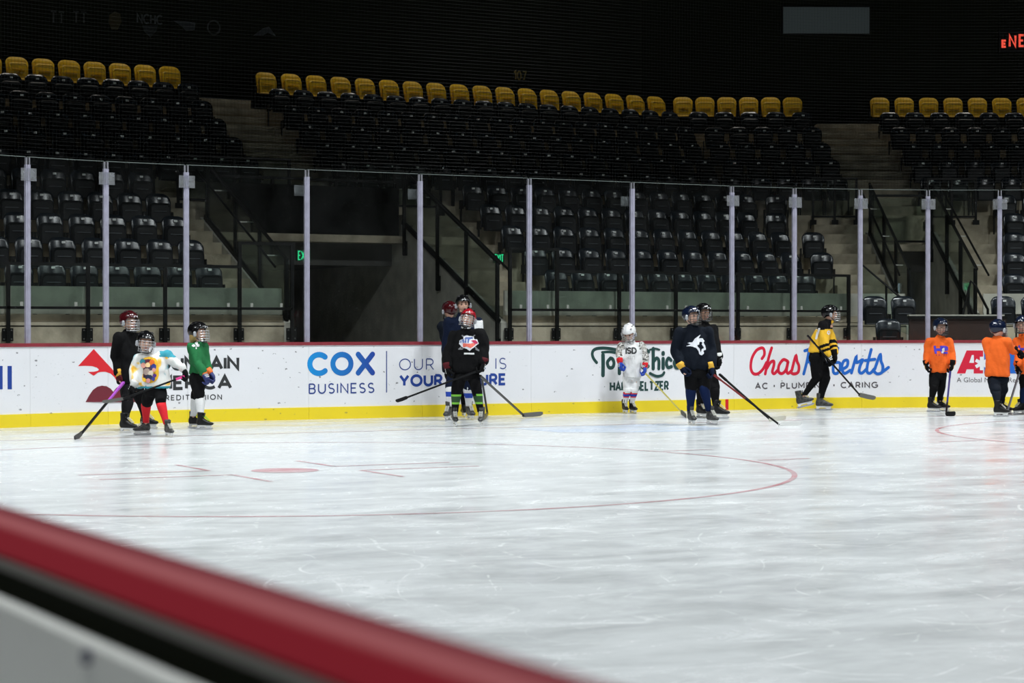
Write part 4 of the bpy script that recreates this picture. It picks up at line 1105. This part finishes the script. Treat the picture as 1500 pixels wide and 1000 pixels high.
def person(label, feet, head, face, sc, shw, yaw, hem, hip, knee, el, wr, gl, k, jersey, pants, socks, helm, cage, gloves, skin=SKIN, group=None, tilt=0.0, hk=1.0, boot=BOOT, lace=LACE, zone=None, sock_zone=None, decals=(), hair=None, eo=(0,0), wo=(-.10,-.10), ko=(-.03,-.03), collar=None, kneew=1.0, face_cover=False, logo=True, D=None, bulk=1.0):
    ground = [atZ(f[0], f[1], 0) if len(f) < 5 else f[4] for f in feet]
    D = D or (depth(ground[0]) + depth(ground[1]))/2
    root = thing('person', ((ground[0].x + ground[1].x)/2, (ground[0].y + ground[1].y)/2, 0), label, 'person', group)
    fw, lt = dirv(yaw), latv(yaw); sg = 1 if math.cos(math.radians(yaw)) >= 0 else -1      # lt*sg points to image right
    SC = at(*sc, D); ppm = FPX/D
    SH = [SC - lt*sg*shw + UP*tilt, SC + lt*sg*shw - UP*tilt]
    EL = [at(*el[i], D + eo[i]) for i in (0, 1)]; WR = [at(*wr[i], D + wo[i]) for i in (0, 1)]; GLP = [at(*gl[i], D + wo[i] - .02) for i in (0, 1)]
    HIP = at(*hip, D); HJ = [HIP - lt*sg*.085*k, HIP + lt*sg*.085*k]
    KN = [at(*knee[i], (D*.5 + depth(ground[i])*.5) + ko[i]) for i in (0, 1)]
    AN = [ground[i] + UP*(.15*k + (feet[i][3] if len(feet[i]) > 3 else 0)) - dirv(feet[i][2])*.02*k for i in (0, 1)]
    HEM = at(hem[0], hem[1], D); hw = hem[2]/ppm
    ya, pa, ra = (math.radians(q) for q in face)
    f0 = dirv(face[0]); l0 = latv(face[0])
    # head axes: lateral, forward, up (right-handed with up = lateral x forward turned)
    Rm = Matrix.Rotation(ra, 3, -IMF) @ Matrix.Rotation(-pa, 3, l0); fwd_h = Rm @ f0; up_h = Rm @ UP; lat_h = Rm @ l0
    R = Matrix((lat_h, fwd_h, up_h)).transposed()
    HC = at(*head, D) - up_h*.022*hk
    # body: one continuous surface
    mb = MB(); head_mesh(mb, HC, R, hk)
    NB = (SC + UP*.03*k).lerp(HC - up_h*.145*hk, .75)
    mb.tube([HC - up_h*.05*hk, HC.lerp(NB, .75) - up_h*.02, NB - UP*.06], [.052*k, .050*k, .065*k], 12)
    mb.rings([ellipse(c, lt, fw, a, b_, 16, 2.2) for c, a, b_ in ((NB, .06*k, .05*k), (SC - UP*.03*k, shw*.85, .085*k), (SC.lerp(HIP, .35), shw*.80, .10*k), (SC.lerp(HIP, .7), .115*k, .09*k), (HIP, .135*k, .095*k), (HIP - UP*.07*k, .10*k, .08*k))])
    for i in (0, 1):
        mb.cap(SH[i], EL[i], .050*k, .040*k); mb.cap(EL[i], WR[i], .040*k, .030*k); mb.cap(WR[i], WR[i].lerp(GLP[i], .8), .030*k, .026*k)
        mb.cap(HJ[i], KN[i], .080*k, .055*k); mb.cap(KN[i], AN[i], .046*k, .028*k); mb.cap(AN[i], AN[i] + dirv(feet[i][2])*.10*k - UP*.04*k, .028*k, .026*k)
    finish(remesh(mb, .0095, 2), 'body', [skin], root)
    P = lambda x, y, z: HC + R @ V((x*hk, y*hk, z*hk))
    for s in (-1, 1):
        mb = MB(); mb.cap(P(s*.030 - .008, .083, .004), P(s*.030 + .008, .083, .004), .0065*hk, n=8); mb.build('eye', EYE, root)
        mb = MB(); mb.bar(P(s*.018, .094, .024), P(s*.044, .086, .022), .006*hk, .006*hk); mb.build('eyebrow', BROW, root)
    mb = MB(); mb.cap(P(-.018, .0885, -.062), P(.018, .0885, -.062), .0055*hk, n=8); mb.build('lips', LIP, root)
    if hair:
        mb = MB(); mb.rings([ellipse(P(0, y, z), lat_h, fwd_h, a*hk, b_*hk, 14) for y, z, a, b_ in ((-.03, .03, .088, .072), (-.04, -.04, .090, .068), (-.055, -.085, .080, .052), (-.06, -.125, .055, .036))])
        mb.build('hair', hair, root, smooth=True)
    helmet(root, HC, R, hk, helm, WIREB if helm is not HB else mat('vent_grey', (.05, .05, .05), .5), cage, logo)
    # jersey
    mb = MB(); sp = lambda q: (SC - UP*.02*k).lerp(HEM, q)
    bk = bulk
    mb.rings([ellipse(c, lt, fw, a, b_, 24, 2.5) for c, a, b_ in ((NB + UP*.058*k, .060*k, .058*k), (NB + UP*.02*k, .080*k, .072*k), (SC - UP*.01*k, shw*.82, .095*k*bk), (sp(.13), shw*1.02, .118*k*bk), (sp(.36), shw*1.0 + .012, .135*k*bk), (sp(.65), max(hw*.97, shw*.9), .138*k*bk), (sp(.88), hw*1.02, .142*k*bk), (HEM, hw, .138*k*bk))])
    for i in (0, 1):
        mb.cap(SH[i], EL[i], .084*k, .076*k, 12); mb.cap(EL[i], WR[i].lerp(EL[i], .08), .076*k, .064*k, 12)
        mb.cap(SC + (SH[i] - SC)*.55 + UP*.005, SH[i] - UP*.01, .075*k, .080*k, 12)
    jm = remesh(mb, .0115, 3); wrinkle(jm, .022, 9.0)
    bv = BVHTree.FromPolygons([v.co.copy() for v in jm.vertices], [tuple(p.vertices) for p in jm.polygons])
    ctx = dict(SC=SC, HEM=HEM, EL=EL, WR=WR, SH=SH, lt=lt*sg, fw=fw, k=k, D=D)
    jm_o = finish(jm, 'jersey', jersey, root, (lambda p: zone(p, ctx)) if zone else None)
    for dq, (px_, py_, inside, half, m) in enumerate(decals):
        C_ = at(px_, py_, D); lat_d = lt*sg if abs(math.cos(math.radians(yaw))) > .5 else IMR
        fd = fw if abs(math.cos(math.radians(yaw))) > .5 else -IMF
        if fd.dot(IMF) > 0: fd = -IMF; lat_d = IMR
        C_ = C_ - fd*0; decal(bv, at(px_, py_, D - .12), lat_d, fd, inside, half, m, jm_o, lift=.0030 + .0013*dq)
    if collar:
        mb = MB(); mb.tube([NB + UP*.045*k + (lt*math.cos(a)*.062 + fw*math.sin(a)*.060)*k - UP*.018*k*math.sin(a) for a in np.linspace(0, 6.283, 15)], .012*k, 6); mb.build('collar', collar, jm_o, smooth=True)
    # pants
    mb = MB(); mb.rings([ellipse(c, lt, fw, a, b_, 18, 2.5) for c, a, b_ in ((HIP + UP*.10*k, .135*k, .105*k), (HIP, .158*k*kneew, .125*k), (HIP - UP*.07*k, .15*k*kneew, .12*k))])
    for i in (0, 1): mb.cap(HJ[i], HJ[i].lerp(KN[i], .88), .098*k*kneew, .088*k*kneew, 12)
    pm_ = remesh(mb, .012, 3); wrinkle(pm_, .016, 8)
    finish(pm_, 'pants', pants, root)
    for i in (0, 1):
        a, b = HJ[i].lerp(KN[i], .80), AN[i].lerp(KN[i], min(.5, .05*k/max(.05, (KN[i] - AN[i]).length))); mb = MB(); rr = []; n_ = 14
        ax = (KN[i] - a); cl = []
        for q in range(n_ + 1):
            t_ = q/n_; c = a.lerp(KN[i], t_/.2) if t_ < .2 else KN[i].lerp(b, (t_ - .2)/.8)
            r = (.076 - .012*t_ - .014*t_*t_ + .006*math.sin(t_*6))*k
            rr.append(ellipse(c, lt, fw, r, r*1.06, 14, 2.0)); cl.append(t_)
        mb.rings(rr)
        s_ = mb.build('sock', socks, root, smooth=True)
        if sock_zone: s_.data.polygons.foreach_set('material_index', [sock_zone((p.center + root.location - a).dot((b - a))/((b - a).length_squared), i) for p in s_.data.polygons])
        skate(root, ground[i], feet[i][2], k*(feet[i][5] if len(feet[i]) > 5 else 1.0), boot, lace, feet[i][6] if len(feet[i]) > 6 else 0, feet[i][3] if len(feet[i]) > 3 else 0)
        inward = (SC - GLP[i]); inward.z = 0
        glove(root, WR[i], GLP[i], inward.normalized()*.8 - IMF*.4, max(k, .85), *gloves)
    return root, ctx
def stick(label, a, b, tip, cols, wid=.027, blade=None, bh=.065, group=None, grip=None, split=.75):
    """stick from butt a over heel b to blade tip; 3-D points"""
    a, b, tip = V(a), V(b), V(tip)
    t = thing('hockey_stick', b, label, 'hockey stick', group)
    m1 = a.lerp(b, split)
    mb = MB(); mb.bar(a, m1, wid, wid*.75); mb.build('shaft', cols[0], t)
    mb = MB(); mb.bar(m1, b, wid, wid*.75); mb.build('lower_shaft', cols[1], t)
    mb = MB(); mb.bar(a, a.lerp(b, .14), wid*1.18, wid*.95); mb.build('grip_tape', grip or cols[0], t)
    d = (tip - b).normalized(); u = (UP - d*d.dot(UP)).normalized(); s = d.cross(u); L = (tip - b).length; rr = []
    for q, h0, h1 in ((-.06, -.3, .35), (.06, -.45, .5), (.5, -.5, .52), (.88, -.42, .55), (1.0, -.1, .45)):
        c = b + d*L*q + s*.03*q*q
        rr.append([c + u*bh*h0 - s*.006, c + u*bh*h0 + s*.006, c + u*bh*h1 + s*.005, c + u*bh*h1 - s*.005])
    mb = MB(); mb.rings(rr); bl = mb.build('blade', blade or cols[1], t)
    return t
# ---- left group
GBW = mat('glove_white', (.60, .60, .58), .6); SHAFT = mat('shaft_black', (.004, .004, .0045), .4, spec=.3); SHP = mat('shaft_purple', (.38, .08, .48), .35); PINK = mat('grip_pink', (.75, .05, .28), .4)
GRIPW = mat('grip_white', (.7, .7, .68), .6); SHY = mat('shaft_yellow', (.55, .48, .12), .35); SHR = mat('shaft_red', (.20, .02, .02), .35); SHG = mat('shaft_grey', (.20, .19, .21), .35); TAPE = mat('blade_tape', (.12, .12, .11), .8)
p1, c1 = person('player in plain black jersey and maroon helmet standing behind the tie-dye jersey child', [(184, 634, 70), (214, 628, 75)], (189, 469), (52, 0, 0), (187, 495), .165, 60, (190, 562, 20), (192, 566), ((187, 590), (208, 588)),
    ((169, 523), (200, 520)), ((174, 547), (203, 548)), ((178, 562), (206, 562)), .90, [CB], [CB], [CB], HM, WIRE, (CMAR, CGOLD, CMAR), eo=(-.10, .12), wo=(-.12, .10), hk=1.0, lace=LACE)
def z2(p, c): return 0
DEC_Y = mat('print_amber', (.80, .45, .02), .8); DEC_B = mat('print_deep_blue', (.02, .03, .22), .8); DEC_P = mat('print_peach', (.62, .28, .22), .8); DEC_T = mat('print_teal', (.02, .20, .25), .8)
blob = lambda pts: in_poly(smooth_pl(pts + [pts[0]], 5)[:-1])
p2, c2 = person('small child in a white, yellow and teal tie-dye jersey with red socks', [(212, 637, -70), (246, 640, 35)], (213.5, 499), (22, 0, -6), (223, 522), .165, 12, (225, 568, 24), (227, 573), ((214, 592), (236, 592)),
    ((195.5, 543), (258, 531)), ((196, 563), (268, 540)), ((190, 574), (274, 550)), .76, [TIE, mat('cloth_teal', (.03, .28, .36), .85)], [CB], [CR], HB, WIRE, (CB, GBW, GBW), hk=.99, boot=BOOTG, eo=(-.03, .0), wo=(-.12, -.05), tilt=-.012, bulk=1.05, zone=lambda p, c: 1 if ((p - c['SC']).dot(c['lt']) > .05 + .05*mnoise.noise(p*9) and p.z > c['SC'].z - .01) or p.z < c['HEM'].z + .015 + .03*mnoise.noise(p*6) else 0,
    decals=((219, 542, blob([(-.10,.13),(.0,.155),(.085,.12),(.11,.0),(.09,-.11),(.0,-.155),(-.08,-.11),(-.07,.0)]), (.15, .18), DEC_Y), (216.5, 541, blob([(-.085,.10),(.0,.12),(.05,.10),(.06,.0),(.05,-.10),(.0,-.14),(-.05,-.10),(-.05,.0)]), (.15, .18), mat('print_plum', (.05, .02, .05), .8)))
      + tuple((218.5 + u*124, 542 - v*124, (lambda r: lambda x, y: x*x + y*y*.8 < r*r)(r_), (.06, .06), m_q) for u, v, r_, m_q in (
        (-.075, .10, .030, DEC_T), (-.02, .105, .022, mat('print_wine', (.12, .01, .03), .8)), (.035, .09, .030, mat('print_orange', (.75, .15, .01), .8)), (-.065, .055, .028, DEC_P), (-.015, .06, .026, mat('print_sand', (.72, .50, .25), .8)),
        (.055, .04, .030, DEC_B), (.055, .0, .022, DEC_P), (-.03, -.02, .036, mat('print_taupe', (.35, .26, .22), .8)), (.02, -.04, .030, mat('print_cream', (.60, .52, .40), .8)), (.06, -.065, .022, mat('print_violet_dark', (.08, .02, .20), .8)),
        (.0, -.09, .032, mat('print_night', (.01, .02, .06), .8)), (-.01, -.125, .024, mat('print_rose', (.65, .28, .28), .8)), (.045, -.105, .022, DEC_B), (-.05, -.115, .020, DEC_Y))))
clover = lambda u, v: min((u)**2 + (v - .022)**2, (u - .022)**2 + (v + .004)**2, (u + .022)**2 + (v + .004)**2) < .019**2 or (abs(u - .006) < .006 and -.05 < v < 0)
p3, c3 = person('child in green jersey with white clover on the shoulder, facing right', [(296, 629, 82), (284, 627, 80)], (290, 485), (68, 3, 0), (290, 507), .135, 62, (291, 548, 13.5), (291, 553), ((293, 585), (287, 585)),
    ((288, 531), (300, 529)), ((298, 546), (307, 545)), ((303, 554), (313, 553)), .80, [CG], [CB], [CW], HB, WIRE, (mat('glove_navy', (.02, .03, .14), .6), CORG, GBW), hk=1.0, lace=CLIME, hair=HAIRB, eo=(-.14, .06), wo=(-.20, -.02), kneew=1.05,
    decals=((287, 505.5, clover, (.06, .07), CW),))
D1 = c1['D']; D2 = c2['D']
stick('purple and black hockey stick slanting down left from the maroon glove', at(181, 560, D1 - .2), atZ(120, 634, .05), atZ(113, 642, .015), (SHP, SHAFT), split=.38, group=None, bh=.06)
stick('black hockey stick with pink grip held across the tie-dye jersey child', at(270, 551, D2 - .1), at(180, 584, D2 - .35), at(150, 589, D2 - .4), (SHAFT, SHAFT), grip=PINK, blade=TAPE, bh=.04)
# ---- middle group
bands = lambda t_, i: 1 if (.30 < t_ < .36 or .60 < t_ < .66) else (2 if .36 <= t_ <= .60 else 0)
CDG = mat('cloth_dark_green', (.02, .07, .02), .8)
Z6 = lambda pts: [((x - 537)*.000357, -(y - 412)*.000357) for x, y in pts]
C6W, C6R, C6B, C6C, C6G = mat('crest_white', (.70, .70, .74), .8), mat('crest_red', (.68, .14, .10), .8), mat('crest_blue', (.10, .15, .38), .8), mat('crest_crimson', (.45, .02, .08), .8), mat('crest_grey', (.18, .18, .19), .8)
crest = ((686.5, 501.5, in_strokes([Z6([(310,160),(900,700)]), Z6([(750,150),(180,655)]), Z6([(800,655),(905,710)]), Z6([(185,655),(320,640)])], .016), (.14, .12), C6G),
         (686.5, 501.5, in_poly(Z6([(340,200),(460,150),(560,180),(720,190),(725,290),(850,310),(895,455),(720,590),(580,725),(470,640),(330,600),(190,460),(220,330),(345,290)])), (.14, .12), C6W),
         (686.5, 501.5, in_poly(Z6([(240,350),(360,290),(430,225),(680,215),(690,280),(560,300),(545,430),(330,425),(230,430)])), (.14, .12), C6B),
         (686.5, 501.5, in_poly(Z6([(320,440),(560,455),(720,440),(780,500),(700,570),(610,620),(480,560),(340,590)])), (.14, .12), C6R),
         (686.5, 501.5, in_poly(Z6([(600,350),(780,325),(880,440),(760,480),(690,400)])), (.14, .12), C6C),
         (686.5, 501.5, in_strokes([Z6([(290,345),(300,420)]), Z6([(390,300),(385,410)]), Z6([(470,300),(465,420)]), Z6([(640,390),(660,430)])], .008), (.14, .12), C6W),
         (687, 518, in_poly([(-.065,.011),(.065,.011),(.065,-.011),(-.065,-.011)]), (.08, .02), CW))
p6, c6 = person('player in black jersey with red and blue crest and bright red helmet, facing the camera', [(666, 624, 8), (705, 624, -4)], (686, 465), (-6, 10, -10), (684, 490), .172, 0, (685, 545, 24), (683, 548), ((669, 571), (698, 570)),
    ((656, 516), (709, 509)), ((655, 537), (709, 530)), ((657, 549), (706, 541)), .92, [CB], [CB], [CB, CLIME, CDG], HR, WIRE, (CB, CMAR, GBW), hk=.97, sock_zone=bands, collar=CW, lace=LACE, boot=BOOTG, tilt=-.012,
    decals=crest)
p5, c5 = person('tall player in navy jersey and black helmet, half hidden behind the red helmet', [(657, 616, -15), (688, 615, 20)], (678, 444), (10, 0, 3), (678, 472), .20, 5, (677, 540, 25), (676, 545), ((661, 568), (686, 568)),
    ((655, 503), (702, 503)), ((657, 528), (701, 530)), ((661, 540), (699, 541)), .98, [CN, CW], [CN], [CW, CBL], HB, None, (CB, CB, GBW), hk=.97, sock_zone=lambda t_, i: 1 if .35 < t_ < .55 else 0, zone=lambda p, c: 1 if (p - c['SC']).dot(c['lt']) > .155 and p.z > c['SC'].z - .10 and p.z < c['SC'].z + .03 else 0, boot=BOOTG, wo=(.0, .0))
p4, c4 = person('player in dark maroon helmet turned away, mostly hidden behind the navy jersey', [(664, 611.5, 200), (680, 611, 190)], (658.5, 453), (215, 0, 0), (664, 478), .165, 200, (667, 545, 19), (668, 548), ((667, 566), (679, 566)),
    ((656, 508), (676, 508)), ((661, 528), (674, 528)), ((662, 538), (672, 538)), .95, [CN2], [CB], [CB], HM, None, (CB, CB, CB), hk=.98, logo=False)
D6 = c6['D']; D5 = c5['D']
stick('black hockey stick pointing left, held up off the ice by the red helmet player', at(697, 544, D6 - .15), at(596, 582, D6 - .5), at(581, 588, D6 - .55), (SHAFT, SHAFT), bh=.045)
stick('black hockey stick slanting down right with grey taped blade lying on the ice', at(703, 550, D6 - .12), atZ(767, 608, .04), atZ(792, 606, .04), (SHAFT, SHAFT), blade=TAPE)
stick('upright black hockey stick beside the right skate of the red helmet player', at(706, 555, D5 - .25), atZ(714, 605, .04), atZ(711, 613, .03), (SHAFT, SHAFT))
# ---- right of centre
def z7(p, c):
    v = abs((p - c['SC']).dot(c['lt'])); return 1 if v > .150 or (v > .11 and p.z > c['SC'].z - .05) else 0
s7 = lambda t_, i: 1 if .28 < t_ < .38 or .52 < t_ < .60 else (2 if .38 <= t_ <= .52 else 0)
p7, c7 = person('small child in white jersey and white helmet looking down, against the boards', [(915, 605.5, 15), (926, 605.5, 25)], (921, 486), (-18, -32, 0), (925, 507), .148, 5, (926, 553, 12.5), (925, 552), ((919, 572), (929, 572)),
    ((908, 520), (945, 521)), ((908, 529), (945, 536)), ((909, 537), (945, 546)), .79, [CW, CAMO], [CW], [CW, CR, CBL], HW, WIRE, (CBL, CR, GBW), hk=1.0, zone=z7, sock_zone=s7, collar=CB, logo=False, wo=(-.16, -.12), eo=(-.05, -.03), kneew=.86,
    decals=((925, 513.5, text_in('ISD', .170, .100, .022), (.1, .06), INK), (925, 523.5, in_strokes([[(x_, .022), (x_, -.022)] for x_ in (-.06, -.035, -.012, .012, .05)] + [[(-.06, 0), (-.035, 0)], [(.03, .022), (.05, .022)]], .010), (.09, .04), mat('print_faint_grey', (.50, .50, .49), .8))))
CATW = mat('print_cat_white', (.75, .76, .80), .8)
S8 = lambda pts: in_poly([((x - 772)/4.286/111, -(y - 325)/4.286/111) for x, y in pts])
cat1 = S8([(800,262),(790,285),(812,282),(825,300),(818,310),(830,335),(832,355),(815,362),(820,378),(805,390),(790,385),(785,365),(770,345),(745,335),(708,332),(735,322),(715,312),(748,308),(765,285)])
cat0 = S8([(792,305),(812,308),(808,322),(822,345),(805,350),(798,372),(792,350),(775,330),(790,322)])
p8, c8 = person('player in dark jersey with white wildcat head and navy socks, facing right of camera', [(1012, 622, 15), (1041, 622, 30)], (1012.5, 461), (42, 4, 0), (1017, 486), .185, 16, (1018, 541, 23), (1020, 545), ((1012, 570), (1031, 569)),
    ((989, 513), (1043, 514)), ((998, 536), (1042, 536)), ((1005, 549), (1044, 547)), .92, [CN2], [CB], [CNAVYSOCK], HN, WIREB, (CN, CGOLD, CN), hk=.98, boot=BOOTG, eo=(-.06, .03), wo=(-.16, -.08), lace=LACE,
    decals=((1020.5, 505, cat1, (.16, .16), CATW), (1020.5, 505, cat0, (.10, .12), CN2)))
p9, c9 = person('player in black jersey and black helmet standing close behind the wildcat jersey', [(1026, 612, 30), (1051, 613, 70)], (1030.5, 456), (35, 0, 0), (1032, 482), .165, 40, (1034, 541, 20), (1034, 545), ((1028, 570), (1046, 570)),
    ((1022, 510), (1049, 507)), ((1024, 530), (1053, 523)), ((1026, 540), (1055, 535)), .97, [CB], [CB], [CB], HB, WIREB, (CB, GBW, CB), skin=SKIN2, hk=.98, eo=(-.05, .0), wo=(-.05, -.10), lace=LACE)
D8 = c8['D']; D9 = c9['D']; D7 = c7['D']
stick('yellow and black hockey stick slanting down right from the white jersey child', at(944, 545, D7 - .15), atZ(998, 603, .03), atZ(1008, 610, .02), (SHY, SHY), blade=TAPE)
stick('red and black hockey stick with white taped blade slanting right from the wildcat jersey player', at(1042, 546, D8 - .1), atZ(1142, 622, .02), atZ(1171, 620, .03), (SHR, SHAFT), blade=mat('blade_white', (.72, .72, .70), .7), split=.5)
stick('dark hockey stick with pale blade behind the longer red and black stick', at(1054, 548, D9 - .1), atZ(1128, 614, .03), atZ(1148, 612, .03), (SHAFT, SHAFT), blade=mat('blade_pale', (.55, .53, .45), .7))
# ---- yellow skater in stride
def z10(p, c):
    q = p - c['SC']; sh = q.dot(c['lt'])
    if p.z > c['SC'].z - .075 + abs(q.dot(c['fw']))*.15 and abs(q.dot(c['fw'])) < .11: return 1
    for i in (0, 1):
        ax = c['WR'][i] - c['EL'][i]; t_ = (p - c['EL'][i]).dot(ax)/ax.length_squared; off = (p - c['EL'][i] - ax*t_).length
        if off < .11 and (.02 < t_ < .28 or .44 < t_ < .66): return 1
    return 0
g10 = [atZ(1177, 601, 0), atZ(1203, 601, 0)]
p10, c10 = person('skater in yellow jersey with black stripes leaning forward in stride', [(1177, 601, 86, .05, g10[0], 1.0, -14), (1203, 601, 86)], (1216, 458), (80, 3, 0), (1208, 476), .15, 72, (1196, 516, 15), (1197, 522), ((1197, 553), (1209, 553)),
    ((1207, 504), (1219, 502)), ((1212, 520), (1222, 517)), ((1217, 531), (1224, 528)), .98, [CY_, CB], [CB], [CB], HB, WIRE, (CB, CB, GBW), hk=1.0, zone=z10, eo=(-.20, .10), wo=(-.22, -.02), lace=mat('lace_yellow', (.75, .60, .05), .7), boot=BOOTG, kneew=1.05,
    decals=((1196, 488, in_strokes([[(-.03,.07),(.03,.07),(-.005,-.08)]], .03), (.08, .11), CW), (1213, 487, lambda u, v: .02 < math.hypot(u, v) < .034, (.05, .05), CW)))
D10 = c10['D']
stick('black hockey stick carried across the yellow jersey skater, blade low at right', at(1182.6, 491, D10 - .38), at(1259, 578, D10 - .12), at(1281, 583.5, D10 - .05), (SHAFT, SHAFT), blade=TAPE, bh=.07)
# ---- orange group at the right
VIO = mat('print_violet', (.06, .04, .50), .8)
ZH = lambda pts: [((x - 680)*.000311, -(y - 416)*.000311) for x, y in pts]
hp_parts = [in_poly(ZH([(320,205),(400,205),(430,605),(330,605)])), in_poly(ZH([(390,340),(610,330),(610,450),(400,455)])), in_poly(ZH([(590,230),(650,205),(900,215),(1030,270),(1035,400),(980,450),(815,460),(800,515),(990,500),(1000,580),(960,605),(760,595),(640,570),(600,450)]))]
hp = lambda u, v: any(f(u, v) for f in hp_parts)
runner = in_poly(ZH([(690,350),(800,295),(820,470),(760,560),(700,580),(640,550),(700,450)]))
ticks = in_strokes([ZH([(x_, 630), (x_, 690)]) for x_ in (400, 500, 560, 640, 750, 830, 910)], .010)
RUST = mat('print_rust', (.45, .05, .05), .8)
p11, c11 = person('child in orange jersey with violet letters and stick upright, facing the camera', [(1365, 603, 60), (1378, 602, 60)], (1377.5, 477), (22, -4, 0), (1376, 501), .150, 8, (1376, 545, 15), (1374, 549), ((1368, 567), (1379, 566)),
    ((1358, 518), (1394, 518)), ((1356.5, 532), (1395, 532)), ((1358, 543), (1394, 543)), .82, [CO], [CB], [CB], HN, WIREB, (CB, CB, CGOLD), hk=1.0, lace=LACE, wo=(-.06, -.10),
    decals=((1380.4, 512.5, hp, (.14, .09), VIO), (1380.4, 512.5, runner, (.14, .09), CW), (1380.4, 512.5, ticks, (.12, .12), RUST)))
p12, c12 = person('player in plain orange jersey seen from behind, turned to the right', [(1463, 610, 85), (1468, 606.5, 80)], (1462, 480), (125, 0, 0), (1461, 501), .155, 150, (1461, 551, 18), (1462, 555), ((1459, 574), (1468, 573)),
    ((1450, 524), (1481, 511)), ((1456, 536), (1489, 513)), ((1462, 540), (1495, 517)), .86, [CO], [CN2], [CN2], HN, WIRE, (CB, CB, CB), hk=1.04, wo=(-.0, -.02), eo=(.0, .0), kneew=1.05, bulk=1.1)
p13, c13 = person('player in orange jersey with violet print, cut by the right edge of the picture', [(1495, 607, -60), (1510, 607, -30)], (1497, 474), (-25, 0, 0), (1507, 500), .16, -15, (1508, 548, 17), (1507, 552), ((1501, 570), (1513, 570)),
    ((1494, 520), (1526, 520)), ((1490, 534), (1527, 535)), ((1489, 546), (1526, 547)), .86, [CO], [CB], [CNAVYSOCK], HN, WIREB, (CB, CB, CGOLD), hk=1.0, decals=((1503, 512, hp, (.14, .09), VIO), (1503, 512, runner, (.14, .09), CW)))
stick('dark blue hockey stick standing upright beside the facing orange jersey child', at(1392, 544, c11['D'] - .14), atZ(1386, 606, .035), atZ(1399, 606, .035), (mat('shaft_blue', (.02, .03, .14), .35), SHAFT), bh=.07)
stick('grey hockey stick slanting down left in front of the orange players at the edge', at(1494, 543, c13['D'] - .14), atZ(1475, 604, .04), atZ(1470, 607, .03), (SHG, SHG), blade=SHAFT)
